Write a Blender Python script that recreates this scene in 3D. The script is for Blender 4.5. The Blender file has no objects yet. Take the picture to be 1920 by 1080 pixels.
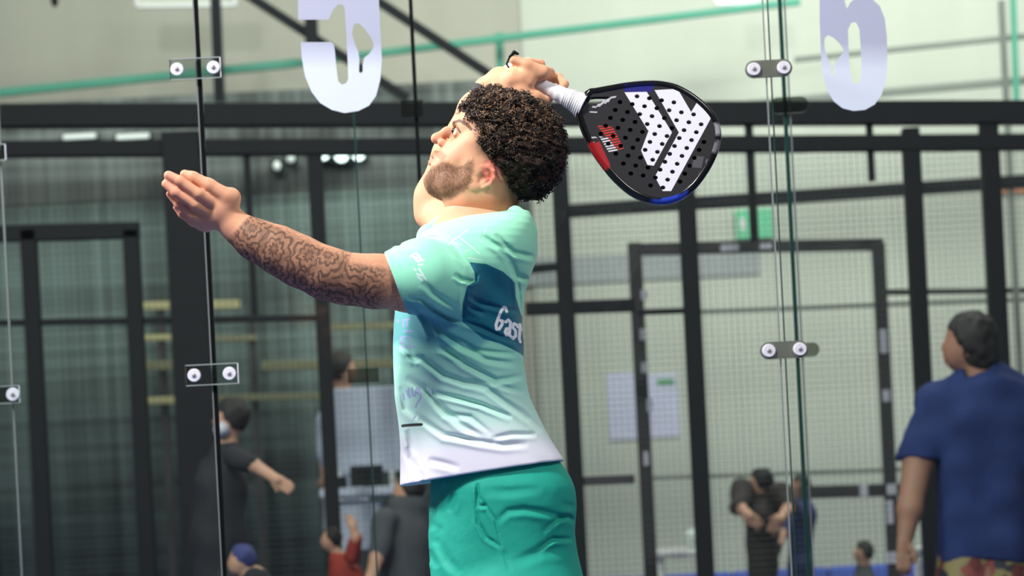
import bpy, bmesh, math, random
import numpy as np
from mathutils import Vector, Matrix
random.seed(7); rng = np.random.default_rng(7)
S = bpy.context.scene
COL = S.collection

# ------------------------------------------------------------------ camera, world, lights
F = 5580.0                       # focal length in pixels of a 1920 px wide frame
HX, HY = 960.0, 1000.0           # horizon point of the lens
ROLL = math.radians(2.9)
CAM = Vector((0, 0, 0.92))
RM = Matrix.Rotation(ROLL, 3, 'Y')
RN = np.array(RM)
cd = bpy.data.cameras.new('camera'); cam = bpy.data.objects.new('camera', cd); COL.objects.link(cam)
cd.sensor_width = 36; cd.lens = F * 36 / 1920
cd.shift_y = (HY - 540) / 1920
cd.clip_end = 200
ex, ey, ez = RM.col[0], RM.col[1], RM.col[2]
cam.matrix_world = Matrix(((ex.x, ez.x, -ey.x, CAM.x), (ex.y, ez.y, -ey.y, CAM.y), (ex.z, ez.z, -ey.z, CAM.z), (0, 0, 0, 1)))
cd.dof.use_dof = True; cd.dof.focus_distance = 6.05; cd.dof.aperture_fstop = 4.4
S.camera = cam
S.view_settings.view_transform = 'Standard'; S.view_settings.look = 'None'
S.view_settings.gamma = 1; S.view_settings.use_curve_mapping = False
S.view_settings.exposure = 0.0
w = bpy.data.worlds.new('hall_ambience'); S.world = w; w.use_nodes = True
w.node_tree.nodes['Background'].inputs[0].default_value = (0.96, 0.98, 1.0, 1)
w.node_tree.nodes['Background'].inputs[1].default_value = 0.16

def area(name, loc, target, size, power, col=(1, 1, 1), sy=None):
    l = bpy.data.lights.new(name, 'AREA'); l.energy = power; l.color = col
    l.shape = 'RECTANGLE'; l.size = size; l.size_y = sy or size
    o = bpy.data.objects.new(name, l); COL.objects.link(o); o.location = loc
    o.rotation_euler = (Vector(target) - Vector(loc)).to_track_quat('-Z', 'Y').to_euler()
    return o
area('court_light_front', (-2.4, 3.4, 5.6), (0, 6, 1.3), 0.8, 410, (1, 0.98, 0.95))
area('court_light_side', (-3.2, 6.9, 3.7), (0, 6, 1.2), 0.6, 210, (1, 0.98, 0.95))
area('court_light_right', (3.0, 2.5, 5.2), (0, 6, 0.9), 1.2, 150, (1, 0.98, 0.95))
area('hall_light_right', (2.2, 12.6, 5.2), (1.2, 15.5, 1.2), 2.0, 190, (1, 0.99, 0.93), 1.0)
area('hall_light_left', (-1.6, 12.4, 5.4), (-1.0, 15.5, 2.4), 2.0, 70, (1, 1, 0.95), 1.0)
area('aisle_light', (1.0, 9.0, 5.5), (1.0, 10.5, 1.0), 1.5, 60, (1, 0.98, 0.94))

# ------------------------------------------------------------------ helpers
def L(px, py, d):                # picture direction at distance d -> camera-axis frame
    return np.array([(px - HX) / F * d, d, (HY - py) / F * d])
def W(p):                        # camera-axis frame -> world
    p = np.atleast_2d(p)
    return p @ RN.T + np.array(CAM)
def PW(px, py, d): return Vector(W(L(px, py, d))[0])
def B(px, py, y=0.0): return L(px, py, 6.0 + y)
U = 930.0                        # pixels per metre at the player

def srgb(r, g, b):
    f = lambda c: (c / 255 / 12.92) if c / 255 <= 0.04045 else ((c / 255 + 0.055) / 1.055) ** 2.4
    return (f(r), f(g), f(b), 1)

def tag(o, label=None, cat=None, group=None, kind=None):
    if label: o['label'] = label
    if cat: o['category'] = cat
    if group: o['group'] = group
    if kind: o['kind'] = kind
    return o
def thing(name, loc, label=None, cat=None, group=None, kind=None):
    o = bpy.data.objects.new(name, None); COL.objects.link(o); o.location = loc
    o.empty_display_size = 0.1
    return tag(o, label, cat, group, kind)
def origin_of(o):
    v = Vector((0, 0, 0))
    while o is not None: v = v + Vector(o.location); o = o.parent
    return v
def link_mesh(name, me, mat, parent=None, smooth=True):
    """me is in world coordinates; shifted so that the parent's origin is respected"""
    o = bpy.data.objects.new(name, me); COL.objects.link(o)
    if parent is not None:
        off = origin_of(parent)
        me.transform(Matrix.Translation(-off)); o.parent = parent
    if mat is not None: me.materials.append(mat)
    if smooth:
        me.polygons.foreach_set('use_smooth', np.ones(len(me.polygons), bool))
    me.update()
    return o

# ---- materials
def nodes(name):
    m = bpy.data.materials.new(name); m.use_nodes = True
    nt = m.node_tree; b = nt.nodes['Principled BSDF']
    return m, nt, b
def N(nt, t, **kw):
    n = nt.nodes.new(t)
    for k, v in kw.items():
        if k.startswith('i_'): n.inputs[int(k[2:]) if k[2:].isdigit() else k[2:]].default_value = v
        else: setattr(n, k, v)
    return n
def plain(name, col, rough=0.6, metal=0.0, noise=0.0, scale=20, bump=0.0, emit=0, spec=0.5):
    m, nt, b = nodes(name)
    b.inputs['Base Color'].default_value = col; b.inputs['Roughness'].default_value = rough
    b.inputs['Metallic'].default_value = metal; b.inputs['Specular IOR Level'].default_value = spec
    if noise or bump:
        tc = N(nt, 'ShaderNodeTexCoord'); no = N(nt, 'ShaderNodeTexNoise'); no.inputs['Scale'].default_value = scale
        no.inputs['Detail'].default_value = 4
        nt.links.new(tc.outputs['Object'], no.inputs['Vector'])
        if noise:
            mx = N(nt, 'ShaderNodeMix', data_type='RGBA'); mx.inputs['A'].default_value = tuple(c * (1 - noise) for c in col[:3]) + (1,)
            mx.inputs['B'].default_value = tuple(min(1, c * (1 + noise)) for c in col[:3]) + (1,)
            nt.links.new(no.outputs['Fac'], mx.inputs['Factor']); nt.links.new(mx.outputs['Result'], b.inputs['Base Color'])
        if bump:
            bp = N(nt, 'ShaderNodeBump'); bp.inputs['Strength'].default_value = bump; bp.inputs['Distance'].default_value = 0.01
            nt.links.new(no.outputs['Fac'], bp.inputs['Height']); nt.links.new(bp.outputs['Normal'], b.inputs['Normal'])
    if emit:
        b.inputs['Emission Color'].default_value = col; b.inputs['Emission Strength'].default_value = emit
    return m
def glass_mat(name, tint, refl=1.0, rough=0.0):
    m = bpy.data.materials.new(name); m.use_nodes = True; nt = m.node_tree; nt.nodes.clear()
    out = N(nt, 'ShaderNodeOutputMaterial'); tr = N(nt, 'ShaderNodeBsdfTransparent'); tr.inputs[0].default_value = tint
    gl = N(nt, 'ShaderNodeBsdfGlossy'); gl.inputs['Roughness'].default_value = rough
    fr = N(nt, 'ShaderNodeFresnel'); fr.inputs['IOR'].default_value = 1.35
    mu = N(nt, 'ShaderNodeMath', operation='MULTIPLY'); mu.inputs[1].default_value = refl
    nt.links.new(fr.outputs[0], mu.inputs[0])
    mx = N(nt, 'ShaderNodeMixShader'); nt.links.new(mu.outputs[0], mx.inputs[0])
    nt.links.new(tr.outputs[0], mx.inputs[1]); nt.links.new(gl.outputs[0], mx.inputs[2])
    nt.links.new(mx.outputs[0], out.inputs['Surface'])
    return m

# ---- simple geometry (all in world coordinates)
def bm_new(): return bmesh.new()
def bm_bar(bm, a, b, w, t=None, up=None, segs=4, bevel=0):
    """bar between world points a, b; w across, t deep"""
    a = Vector(a); b = Vector(b); t = t or w
    d = (b - a); ln = d.length; d.normalize()
    dep = Vector((0, 1, 0)); 
    if abs(d.dot(dep)) > 0.95: dep = Vector((0, 0, 1))
    sx = d.cross(dep).normalized(); sy = sx.cross(d).normalized()
    vs = []
    for p in (a, b):
        if segs == 4:
            c = [(-1, -1), (1, -1), (1, 1), (-1, 1)]
        else:
            c = [(math.cos(2 * math.pi * i / segs), math.sin(2 * math.pi * i / segs)) for i in range(segs)]
        vs.append([bm.verts.new(p + sx * (u * w / 2) + sy * (v * t / 2)) for u, v in c])
    n = len(vs[0])
    for i in range(n):
        bm.faces.new((vs[0][i], vs[0][(i + 1) % n], vs[1][(i + 1) % n], vs[1][i]))
    bm.faces.new(vs[0][::-1]); bm.faces.new(vs[1])
def bm_box(bm, c, s):
    r = bmesh.ops.create_cube(bm, size=1, matrix=Matrix.Translation(c) @ Matrix.Diagonal((*s, 1)))
    return r
def bm_obj(name, bm, mat, parent=None, smooth=False, bevel=0.0):
    bmesh.ops.recalc_face_normals(bm, faces=bm.faces)
    if bevel:
        bmesh.ops.bevel(bm, geom=[e for e in bm.edges if e.calc_face_angle(0) > 0.6], offset=bevel, segments=2, affect='EDGES', profile=0.5)
    me = bpy.data.meshes.new(name); bm.to_mesh(me); bm.free()
    return link_mesh(name, me, mat, parent, smooth)
def bar(name, a, b, w, mat, parent=None, t=None, segs=4, bevel=0.0):
    bm = bm_new(); bm_bar(bm, a, b, w, t, segs=segs)
    return bm_obj(name, bm, mat, parent, smooth=segs > 4, bevel=bevel)
def box(name, c, s, mat, parent=None, bevel=0.0):
    bm = bm_new(); bm_box(bm, c, s); return bm_obj(name, bm, mat, parent, bevel=bevel)
def smooth_closed(pts, n=8):
    """Catmull-Rom through a closed list of 2-D points"""
    P = np.array(pts, float); out = []
    m = len(P)
    for i in range(m):
        p0, p1, p2, p3 = P[i - 1], P[i], P[(i + 1) % m], P[(i + 2) % m]
        for k in range(n):
            t = k / n
            out.append(0.5 * ((2 * p1) + (-p0 + p2) * t + (2 * p0 - 5 * p1 + 4 * p2 - p3) * t * t + (-p0 + 3 * p1 - 3 * p2 + p3) * t ** 3))
    return np.array(out)
def fill_px(name, loops, d, thick, mat, parent=None, uv=False):
    """flat plate: outlines (with holes) given at their place, distance d, with thickness"""
    cu = bpy.data.curves.new(name, 'CURVE'); cu.dimensions = '2D'; cu.fill_mode = 'BOTH'; cu.extrude = thick / 2
    for lp in loops:
        sp = cu.splines.new('POLY'); sp.points.add(len(lp) - 1); sp.use_cyclic_u = True
        for i, (x, y) in enumerate(lp):
            sp.points[i].co = ((x - HX) / F * d, (HY - y) / F * d, 0, 1)
    o = bpy.data.objects.new('tmp', cu); COL.objects.link(o)
    dg = bpy.context.evaluated_depsgraph_get()
    me = bpy.data.meshes.new_from_object(o.evaluated_get(dg)); bpy.data.objects.remove(o)
    co = np.empty(len(me.vertices) * 3); me.vertices.foreach_get('co', co); co = co.reshape(-1, 3)
    loc = np.stack([co[:, 0], d - co[:, 2], co[:, 1]], 1)
    if uv:
        while me.uv_layers: me.uv_layers.remove(me.uv_layers[0])
        ly = me.uv_layers.new(name='UVMap'); vi = np.empty(len(me.loops), int); me.loops.foreach_get('vertex_index', vi)
        u = np.stack([HX + co[:, 0] * F / d, HY - co[:, 1] * F / d], 1)[vi] / 1000
        ly.data.foreach_set('uv', u.ravel())
    me.vertices.foreach_set('co', W(loc).ravel()); me.flip_normals()
    return link_mesh(name, me, mat, parent, smooth=False)

# ------------------------------------------------------------------ implicit surfaces -> one continuous mesh
def smin(a, b, k):
    if k <= 0: return np.minimum(a, b)
    h = np.maximum(k - np.abs(a - b), 0) / k
    return np.minimum(a, b) - h * h * k * 0.25
def smax(a, b, k): return -smin(-a, -b, k)
def d_cone(p, a, b, ra, rb, flat=None):
    ab = b - a; q = p - a
    t = np.clip(q @ ab / max(ab @ ab, 1e-12), 0, 1)
    v = q - t[:, None] * ab
    return np.sqrt(np.einsum('ij,ij->i', v, v)) - (ra + (rb - ra) * t)
def d_ell(p, c, r, R=None):
    q = p - c
    if R is not None: q = q @ R
    r = np.array(r); k0 = np.linalg.norm(q / r, axis=1); k1 = np.linalg.norm(q / (r * r), axis=1) + 1e-9
    return k0 * (k0 - 1) / k1
def poly_sd(x, z, poly):
    """signed distance to 2-D polygon (negative inside)"""
    P = np.array(poly, float); d = np.full(x.shape, 1e9); ins = np.zeros(x.shape, bool)
    for i in range(len(P)):
        a = P[i]; b = P[(i + 1) % len(P)]; e = b - a
        wx = x - a[0]; wz = z - a[1]
        t = np.clip((wx * e[0] + wz * e[1]) / (e @ e + 1e-12), 0, 1)
        d = np.minimum(d, (wx - t * e[0]) ** 2 + (wz - t * e[1]) ** 2)
        c = ((a[1] > z) != (b[1] > z))
        with np.errstate(divide='ignore', invalid='ignore'):
            xi = a[0] + (z - a[1]) / ((b[1] - a[1]) if b[1] != a[1] else 1e-9) * e[0]
        ins ^= c & (x < xi)
    d = np.sqrt(d)
    return np.where(ins, -d, d)
def line_d(x, z, pl):
    d = np.full(x.shape, 1e9)
    for a, b in zip(pl[:-1], pl[1:]):
        ex_, ez_ = b[0] - a[0], b[1] - a[1]; wx = x - a[0]; wz = z - a[1]
        t = np.clip((wx * ex_ + wz * ez_) / (ex_ * ex_ + ez_ * ez_ + 1e-9), 0, 1)
        d = np.minimum(d, np.hypot(wx - t * ex_, wz - t * ez_))
    return d
class SDF:
    def __init__(s): s.pr = []; s.post = None
    def add(s, f, lo, hi, k=0.0, op='u', loc=False):
        pad = k + 0.012
        s.pr.append((f, np.array(lo) - pad, np.array(hi) + pad, k, op)); return s
    def cone(s, a, b, ra, rb, k=0.0, op='u'):
        a = np.array(a, float); b = np.array(b, float); r = max(ra, rb)
        return s.add(lambda p: d_cone(p, a, b, ra, rb), np.minimum(a, b) - r, np.maximum(a, b) + r, k, op)
    def chain(s, pts, rs, k=0.01, op='u'):
        """pts (px, py, y); rs in px"""
        for i in range(len(pts) - 1):
            s.cone(B(*pts[i]), B(*pts[i + 1]), rs[i] / U, rs[i + 1] / U, k, op)
        return s
    def ell(s, c, r, R=None, k=0.0, op='u'):
        """c (px,py,y), r px in (x, y, z) of frame R"""
        c = B(*c); r = np.array(r) / U; m = r.max()
        return s.add(lambda p: d_ell(p, c, r, R), c - m, c + m, k, op)
    def mesh(s, h, lo=None, hi=None, smooth=1):
        us = [q for q in s.pr if q[4] == 'u']
        L0 = np.min([q[1] for q in us], 0); H0 = np.max([q[2] for q in us], 0)
        if lo is not None: L0 = np.maximum(L0, lo)
        if hi is not None: H0 = np.minimum(H0, hi)
        n = np.ceil((H0 - L0) / h).astype(int) + 3; L0 = L0 - h
        V = np.full(n, 1.0, np.float32); BS = 24
        ax = [L0[i] + h * np.arange(n[i]) for i in range(3)]
        for i in range(0, n[0], BS):
            for j in range(0, n[1], BS):
                for k in range(0, n[2], BS):
                    sl = (slice(i, min(i + BS, n[0])), slice(j, min(j + BS, n[1])), slice(k, min(k + BS, n[2])))
                    bl = np.array([ax[q][sl[q].start] for q in range(3)]); bh = np.array([ax[q][sl[q].stop - 1] for q in range(3)])
                    act = [q for q in s.pr if np.all(q[1] <= bh) and np.all(q[2] >= bl)]
                    if not any(q[4] == 'u' for q in act): continue
                    g = np.meshgrid(ax[0][sl[0]], ax[1][sl[1]], ax[2][sl[2]], indexing='ij')
                    p = np.stack([c.ravel() for c in g], 1)
                    d = np.full(len(p), 1.0)
                    for f, _, _, kk, op in act:
                        v = f(p)
                        if op == 'u': d = smin(d, v, kk)
                        elif op == 's': d = smax(d, -v, kk)
                        elif op == 'i': d = smax(d, v, kk)
                    if s.post is not None and np.abs(d).min() < 0.05: d = s.post(p, d)
                    V[sl] = d.reshape(g[0].shape)
        # cap volume border
        for a_ in range(3):
            ix = [slice(None)] * 3; ix[a_] = 0; V[tuple(ix)] = np.maximum(V[tuple(ix)], h * .5)
            ix[a_] = -1; V[tuple(ix)] = np.maximum(V[tuple(ix)], h * .5)
        Sg = V < 0
        c8 = np.zeros(np.array(V.shape) - 1, np.uint8)
        for a_ in (0, 1):
            for b_ in (0, 1):
                for c_ in (0, 1):
                    c8 += Sg[a_:V.shape[0] - 1 + a_, b_:V.shape[1] - 1 + b_, c_:V.shape[2] - 1 + c_]
        act = (c8 > 0) & (c8 < 8); I = np.argwhere(act); nv = len(I)
        ids = np.full(act.shape, -1, np.int32); ids[act] = np.arange(nv)
        acc = np.zeros((nv, 3)); cnt = np.zeros(nv)
        cs = [(a_, b_, c_) for a_ in (0, 1) for b_ in (0, 1) for c_ in (0, 1)]
        vals = {c: V[I[:, 0] + c[0], I[:, 1] + c[1], I[:, 2] + c[2]] for c in cs}
        for c in cs:
            for q in range(3):
                if c[q] == 0:
                    e = list(c); e[q] = 1; e = tuple(e); v0, v1 = vals[c], vals[e]
                    m = (v0 < 0) != (v1 < 0); t = np.zeros(nv); t[m] = v0[m] / (v0[m] - v1[m])
                    pos = np.tile(np.array(c, float), (nv, 1)); pos[:, q] += t
                    acc[m] += pos[m]; cnt[m] += 1
        verts = L0 + h * (I + acc / cnt[:, None])
        faces = []
        for q in range(3):
            a_, b_ = [(1, 2), (2, 0), (0, 1)][q]
            s0 = [slice(1, -1)] * 3; s0[q] = slice(0, -1); s1 = list(s0); s1[q] = slice(1, None)
            A0 = Sg[tuple(s0)]; A1 = Sg[tuple(s1)]
            E = np.argwhere(A0 != A1); sg = A0[E[:, 0], E[:, 1], E[:, 2]]
            off = np.ones(3, int); off[q] = 0; E = E + off
            def cell(da, db):
                o = E.copy(); o[:, a_] += da; o[:, b_] += db; return ids[o[:, 0], o[:, 1], o[:, 2]]
            Q = np.stack([cell(-1, -1), cell(0, -1), cell(0, 0), cell(-1, 0)], 1)
            Q[~sg] = Q[~sg][:, ::-1]; faces.append(Q)
        Q = np.concatenate(faces); Q = Q[(Q >= 0).all(1)]
        for _ in range(smooth):
            s_ = np.zeros_like(verts); c_ = np.zeros(nv)
            for i in range(4):
                a_, b_ = Q[:, i], Q[:, (i + 1) % 4]
                for k in range(3):
                    s_[:, k] += np.bincount(a_, verts[b_, k], nv) + np.bincount(b_, verts[a_, k], nv)
                c_ += np.bincount(a_, minlength=nv) + np.bincount(b_, minlength=nv)
            verts = verts * 0.5 + 0.5 * s_ / np.maximum(c_, 1)[:, None]
        return verts, Q
def to_mesh(name, parts):
    """parts: list of (verts in camera-axis frame, quads) joined in one mesh, world coordinates"""
    v = np.concatenate([a for a, _ in parts]); off = 0; qs = []
    for a, q in parts: qs.append(q + off); off += len(a)
    q = np.concatenate(qs)
    me = bpy.data.meshes.new(name)
    me.vertices.add(len(v)); me.vertices.foreach_set('co', W(v).astype(np.float32).ravel())
    me.loops.add(q.size); me.loops.foreach_set('vertex_index', q.astype(np.int32).ravel())
    me.polygons.add(len(q)); me.polygons.foreach_set('loop_start', np.arange(0, q.size, 4, dtype=np.int32))
    me.update(calc_edges=True); me.validate()
    return me, v
def attr(me, name, val):
    val = np.asarray(val, np.float32)
    if val.ndim == 1: a = me.attributes.new(name, 'FLOAT', 'POINT'); a.data.foreach_set('value', val)
    elif val.shape[1] == 3: a = me.attributes.new(name, 'FLOAT_VECTOR', 'POINT'); a.data.foreach_set('vector', val.ravel())
    else: a = me.attributes.new(name, 'FLOAT_COLOR', 'POINT'); a.data.foreach_set('color', val.ravel())
def wav(p, n, f0, f1, seed):
    r = np.random.default_rng(seed); o = np.zeros(len(p))
    for _ in range(n):
        k = r.normal(size=3); k /= np.linalg.norm(k); k *= r.uniform(f0, f1) * 2 * math.pi
        o += np.sin(p @ k + r.uniform(0, 6.28))
    return o / math.sqrt(n)
def sstep(a, b, x):
    t = np.clip((x - a) / (b - a), 0, 1); return t * t * (3 - 2 * t)
def frame_rot(ux, uz):
    """rotation whose x axis is px-direction ux (px right, px down) in the picture plane"""
    a = np.array([ux, 0, -uz], float); a /= np.linalg.norm(a)
    c = np.array([-a[2], 0, a[0]]); return np.stack([a, np.array([0, 1, 0]), c], 1)

#==SETTING
M_black = plain('black_painted_steel', srgb(22, 24, 28), 0.6, 0.0, 0.15, 30, spec=0.2)
M_dark2 = plain('worn_dark_steel', srgb(44, 42, 44), 0.5, 0.0, 0.3, 14)
M_green = plain('green_painted_pipe', srgb(70, 150, 125), 0.5, 0, 0.1, 8)
M_grey = plain('grey_painted_pipe', srgb(118, 124, 116), 0.6, 0, 0.1, 8)
M_wire = plain('fence_wire', srgb(36, 46, 43), 0.5)
M_wirel = plain('pale_fence_wire', srgb(100, 110, 102), 0.5)
M_floor = plain('blue_court_floor', srgb(58, 72, 122), 0.8, 0, 0.15, 30)
M_white = plain('white_plastic', srgb(225, 225, 222), 0.4)
M_yel = plain('yellow_slat', srgb(178, 172, 124), 0.6, 0, 0.15, 10)
M_blue = plain('blue_padding', srgb(70, 95, 190), 0.7, 0, 0.1, 10)

bm = bm_new(); bm_box(bm, (0, 9, -0.05), (16, 20, 0.1))
tag(bm_obj('floor', bm, M_floor), kind='structure', label='blue synthetic turf court floor')

def wall_mat(name, c, blot):
    m, nt, b = nodes(name)
    tc = N(nt, 'ShaderNodeTexCoord'); no = N(nt, 'ShaderNodeTexNoise'); no.inputs['Scale'].default_value = 1.1; no.inputs['Detail'].default_value = 6
    n2 = N(nt, 'ShaderNodeTexNoise'); n2.inputs['Scale'].default_value = 60
    mp = N(nt, 'ShaderNodeMapping'); mp.inputs['Scale'].default_value = (3, 1, 0.5)
    nt.links.new(tc.outputs['Object'], mp.inputs['Vector']); nt.links.new(mp.outputs[0], no.inputs['Vector'])
    nt.links.new(tc.outputs['Object'], n2.inputs['Vector'])
    mx = N(nt, 'ShaderNodeMix', data_type='RGBA'); mx.inputs['A'].default_value = tuple(x * (1 - blot) for x in c[:3]) + (1,); mx.inputs['B'].default_value = tuple(x * (1 + blot) for x in c[:3]) + (1,)
    nt.links.new(no.outputs['Fac'], mx.inputs['Factor']); nt.links.new(mx.outputs['Result'], b.inputs['Base Color'])
    bp = N(nt, 'ShaderNodeBump'); bp.inputs['Strength'].default_value = 0.2; nt.links.new(n2.outputs['Fac'], bp.inputs['Height']); nt.links.new(bp.outputs[0], b.inputs['Normal'])
    b.inputs['Roughness'].default_value = 0.9
    return m
def weave_mat(name, c):
    m, nt, b = nodes(name); tc = N(nt, 'ShaderNodeTexCoord'); outs = []
    for sc in ((28, 0, 0.4), (0.4, 0, 26), (4.0, 0, 0.3), (0.5, 0, 3.2)):
        mp = N(nt, 'ShaderNodeMapping'); mp.inputs['Scale'].default_value = sc; no = N(nt, 'ShaderNodeTexNoise'); no.inputs['Scale'].default_value = 1; no.inputs['Detail'].default_value = 1
        nt.links.new(tc.outputs['Object'], mp.inputs['Vector']); nt.links.new(mp.outputs[0], no.inputs['Vector']); outs.append(no.outputs['Fac'])
    s_ = outs[0]
    for o_ in outs[1:]:
        a_ = N(nt, 'ShaderNodeMath', operation='ADD'); nt.links.new(s_, a_.inputs[0]); nt.links.new(o_, a_.inputs[1]); s_ = a_.outputs[0]
    mr = N(nt, 'ShaderNodeMapRange'); mr.inputs[1].default_value = 1.6; mr.inputs[2].default_value = 2.4; nt.links.new(s_, mr.inputs[0])
    mx = N(nt, 'ShaderNodeMix', data_type='RGBA'); mx.inputs['A'].default_value = tuple(x * .35 for x in c[:3]) + (1,); mx.inputs['B'].default_value = tuple(x * 1.5 for x in c[:3]) + (1,)
    nt.links.new(mr.outputs[0], mx.inputs['Factor']); nt.links.new(mx.outputs['Result'], b.inputs['Base Color']); b.inputs['Roughness'].default_value = .9
    return m
M_wallR = wall_mat('pale_concrete', srgb(196, 200, 186), 0.10)
M_wallL = wall_mat('grey_green_concrete', srgb(176, 174, 160), 0.18)
xs = PW(1000, 500, 15.5).x
tag(box('wall_back', (xs / 2 + 4, 15.65, 3), (8 - xs, 0.2, 6), M_wallR), kind='structure', label='pale concrete rear wall of the hall on the right')
tag(box('wall_back', (xs / 2 - 4, 15.66, 3), (8 + xs, 0.2, 6), M_wallL), kind='structure', label='grey green concrete rear wall of the hall on the left')

# dark windscreens hanging on the far fence, left half of the frame
M_scr1 = weave_mat('grey_windscreen', srgb(104, 110, 107))
M_scr2 = weave_mat('green_windscreen', srgb(84, 98, 94))
def hang(name, x0, y0, x1, y1, d, mat, label, cat, fold=0.012, per=0.13):
    a = PW(x0, y0, d); b = PW(x1, y1, d)
    nx = 90; bm = bm_new(); rows = []
    for z in (max(a.z, b.z), min(a.z, b.z)):
        rows.append([[bm.verts.new((a.x + (b.x - a.x) * i / nx, d + fold * math.sin((a.x + (b.x - a.x) * i / nx) / per * 6.28 + math.sin(i * 0.31)) + dy, z)) for i in range(nx + 1)] for dy in (0, 0.006)])
    for s_ in (0, 1):
        for i in range(nx): bm.faces.new((rows[0][s_][i], rows[0][s_][i + 1], rows[1][s_][i + 1], rows[1][s_][i]))
    for r in range(2):
        for i in range(nx): bm.faces.new((rows[r][0][i], rows[r][0][i + 1], rows[r][1][i + 1], rows[r][1][i]))
    for e in (0, nx): bm.faces.new((rows[0][0][e], rows[0][1][e], rows[1][1][e], rows[1][0][e]))
    return tag(bm_obj(name, bm, mat, smooth=True), label, cat)
hang('windscreen', -800, 236, 1000, 440, 14.6, M_scr1, 'grey fabric windscreen band under the black top beam, left half', 'windscreen', 0.0)
hang('windscreen', -800, 432, 1000, 1180, 14.5, M_scr2, 'dark green fabric windscreen below the grey band, left half', 'windscreen')

# ---- far slats showing yellow between posts
t = thing('slatted_stand', PW(520, 1100, 14.2), 'tier of pale yellow slats behind the mesh on the left', 'stand')
M_yeld = plain('dull_yellow_slat', srgb(122, 122, 92), 0.7, 0, 0.25, 6)
for (x0, x1, y, hgt, m_) in ((262, 450, 572, 15, M_yel), (262, 340, 632, 11, M_yel), (345, 480, 634, 11, M_yeld), (262, 340, 684, 17, M_yeld), (490, 760, 684, 17, M_yeld), (262, 345, 750, 14, M_yel), (345, 760, 746, 12, M_yeld), (600, 760, 612, 14, M_yeld)):
    bar('slat', PW(x0, y + 2, 14.2), PW(x1, y + 2 - (x1 - x0) * .02, 14.2), hgt / 393, m_, t, 0.03, bevel=0.003)
for sx_ in (300, 470, 735):
    a_ = PW(sx_, 560, 14.23); bar('support_post', a_, (a_.x, a_.y, 0), 0.035, M_dark2, t)

# ---- steel fence: thing > posts, rails, mesh
def vpost(name, x, y0, y1, wpx, d, mat, parent):
    """upright post through (x, mid) from picture height y0 to y1 (world vertical)"""
    a = PW(x, (y0 + y1) / 2, d); k = F / d
    h = (y1 - y0) / k / 2
    lo = a.z - h
    if y1 > 1075: lo = 0.0
    bar(name, (a.x, d, lo), (a.x, d, a.z + h), wpx / k, mat, parent, bevel=0.004)
def rail(name, x0, y0, x1, y1, wpx, d, mat, parent, t=None):
    bar(name, PW(x0, y0, d), PW(x1, y1, d), wpx * d / F, mat, parent, t, bevel=0.003)
def wires(name, x0, x1, z0, z1, y, cell, r, mat, parent):
    bm = bm_new()
    n = int((x1 - x0) / cell)
    for i in range(n + 1): bm_bar(bm, (x0 + i * cell, y, z0), (x0 + i * cell, y, z1), r * 2, segs=3)
    n = int((z1 - z0) / cell)
    for i in range(n + 1): bm_bar(bm, (x0, y + r * 2, z0 + i * cell), (x1, y + r * 2, z0 + i * cell), r * 2, segs=3)
    return tag(bm_obj(name, bm, mat, parent, smooth=False), kind='stuff')

D1 = 11.6
k1 = F / D1
t = thing('court_fence', (0, D1, 0), 'black steel mesh fence with heavy double top beam across the whole frame', 'fence')
rail('top_beam', -800, 221, 2080, 211, 42, D1, M_black, t, 0.1)
rail('lower_beam', -800, 286, 2080, 266, 29, D1, M_black, t, 0.08)
for x, y0, y1, wp in ((1303, 280, 1090, 33), (1728, 240, 1090, 32), (1874, 215, 1090, 34), (1068, 280, 1090, 30), (610, 280, 1090, 27), (362, 250, 1090, 70), (262, 430, 1090, 30), (70, 430, 1090, 30), (-40, 200, 1090, 34), (-420, 200, 1090, 34)):
    vpost('post', x, y0, y1, wp, D1, M_black, t)
for x, y0, y1, wp in ((1409, 235, 452, 15), (1632, 230, 340, 13), (470, 290, 590, 12)):
    vpost('strut', x, y0, y1, wp, D1, M_black, t)
rail('rail', -800, 460, 262, 432, 30, D1, M_black, t)
rail('rail', -800, 618, 610, 596, 12, D1, M_black, t)
rail('rail', 985, 580, 1190, 572, 24, D1, M_black, t)
rail('rail', 985, 506, 1066, 498, 15, D1, M_black, t)
rail('rail', 1195, 586, 1300, 582, 11, D1, M_black, t)
rail('rail', 1080, 903, 1190, 898, 17, D1, M_dark2, t)
wires('wire_mesh', -3.6, 2.6, 0.0, PW(960, 290, D1).z, D1 + 0.06, 0.025, 0.0011, M_wire, t)

D2 = 13.4
t = thing('far_fence', (0, D2, 0), 'far grey mesh fence with thin rails seen behind the black one', 'fence')
rail('rail', 1060, 397, 2050, 332, 24, D2, M_black, t)
rail('rail', 1300, 585, 2050, 556, 8, D2, M_grey, t)
rail('rail', 1200, 897, 2050, 868, 8, D2, M_grey, t)
rail('rail', 1660, 548, 2050, 543, 10, D2, M_black, t)
for x in (1905,): vpost('post', x, 0, 1090, 12, D2, M_grey, t)
wires('wire_mesh', -0.4, 3.0, 0.0, PW(960, 290, D2).z, D2 + 0.05, 0.03, 0.0011, M_wirel, t)

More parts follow.
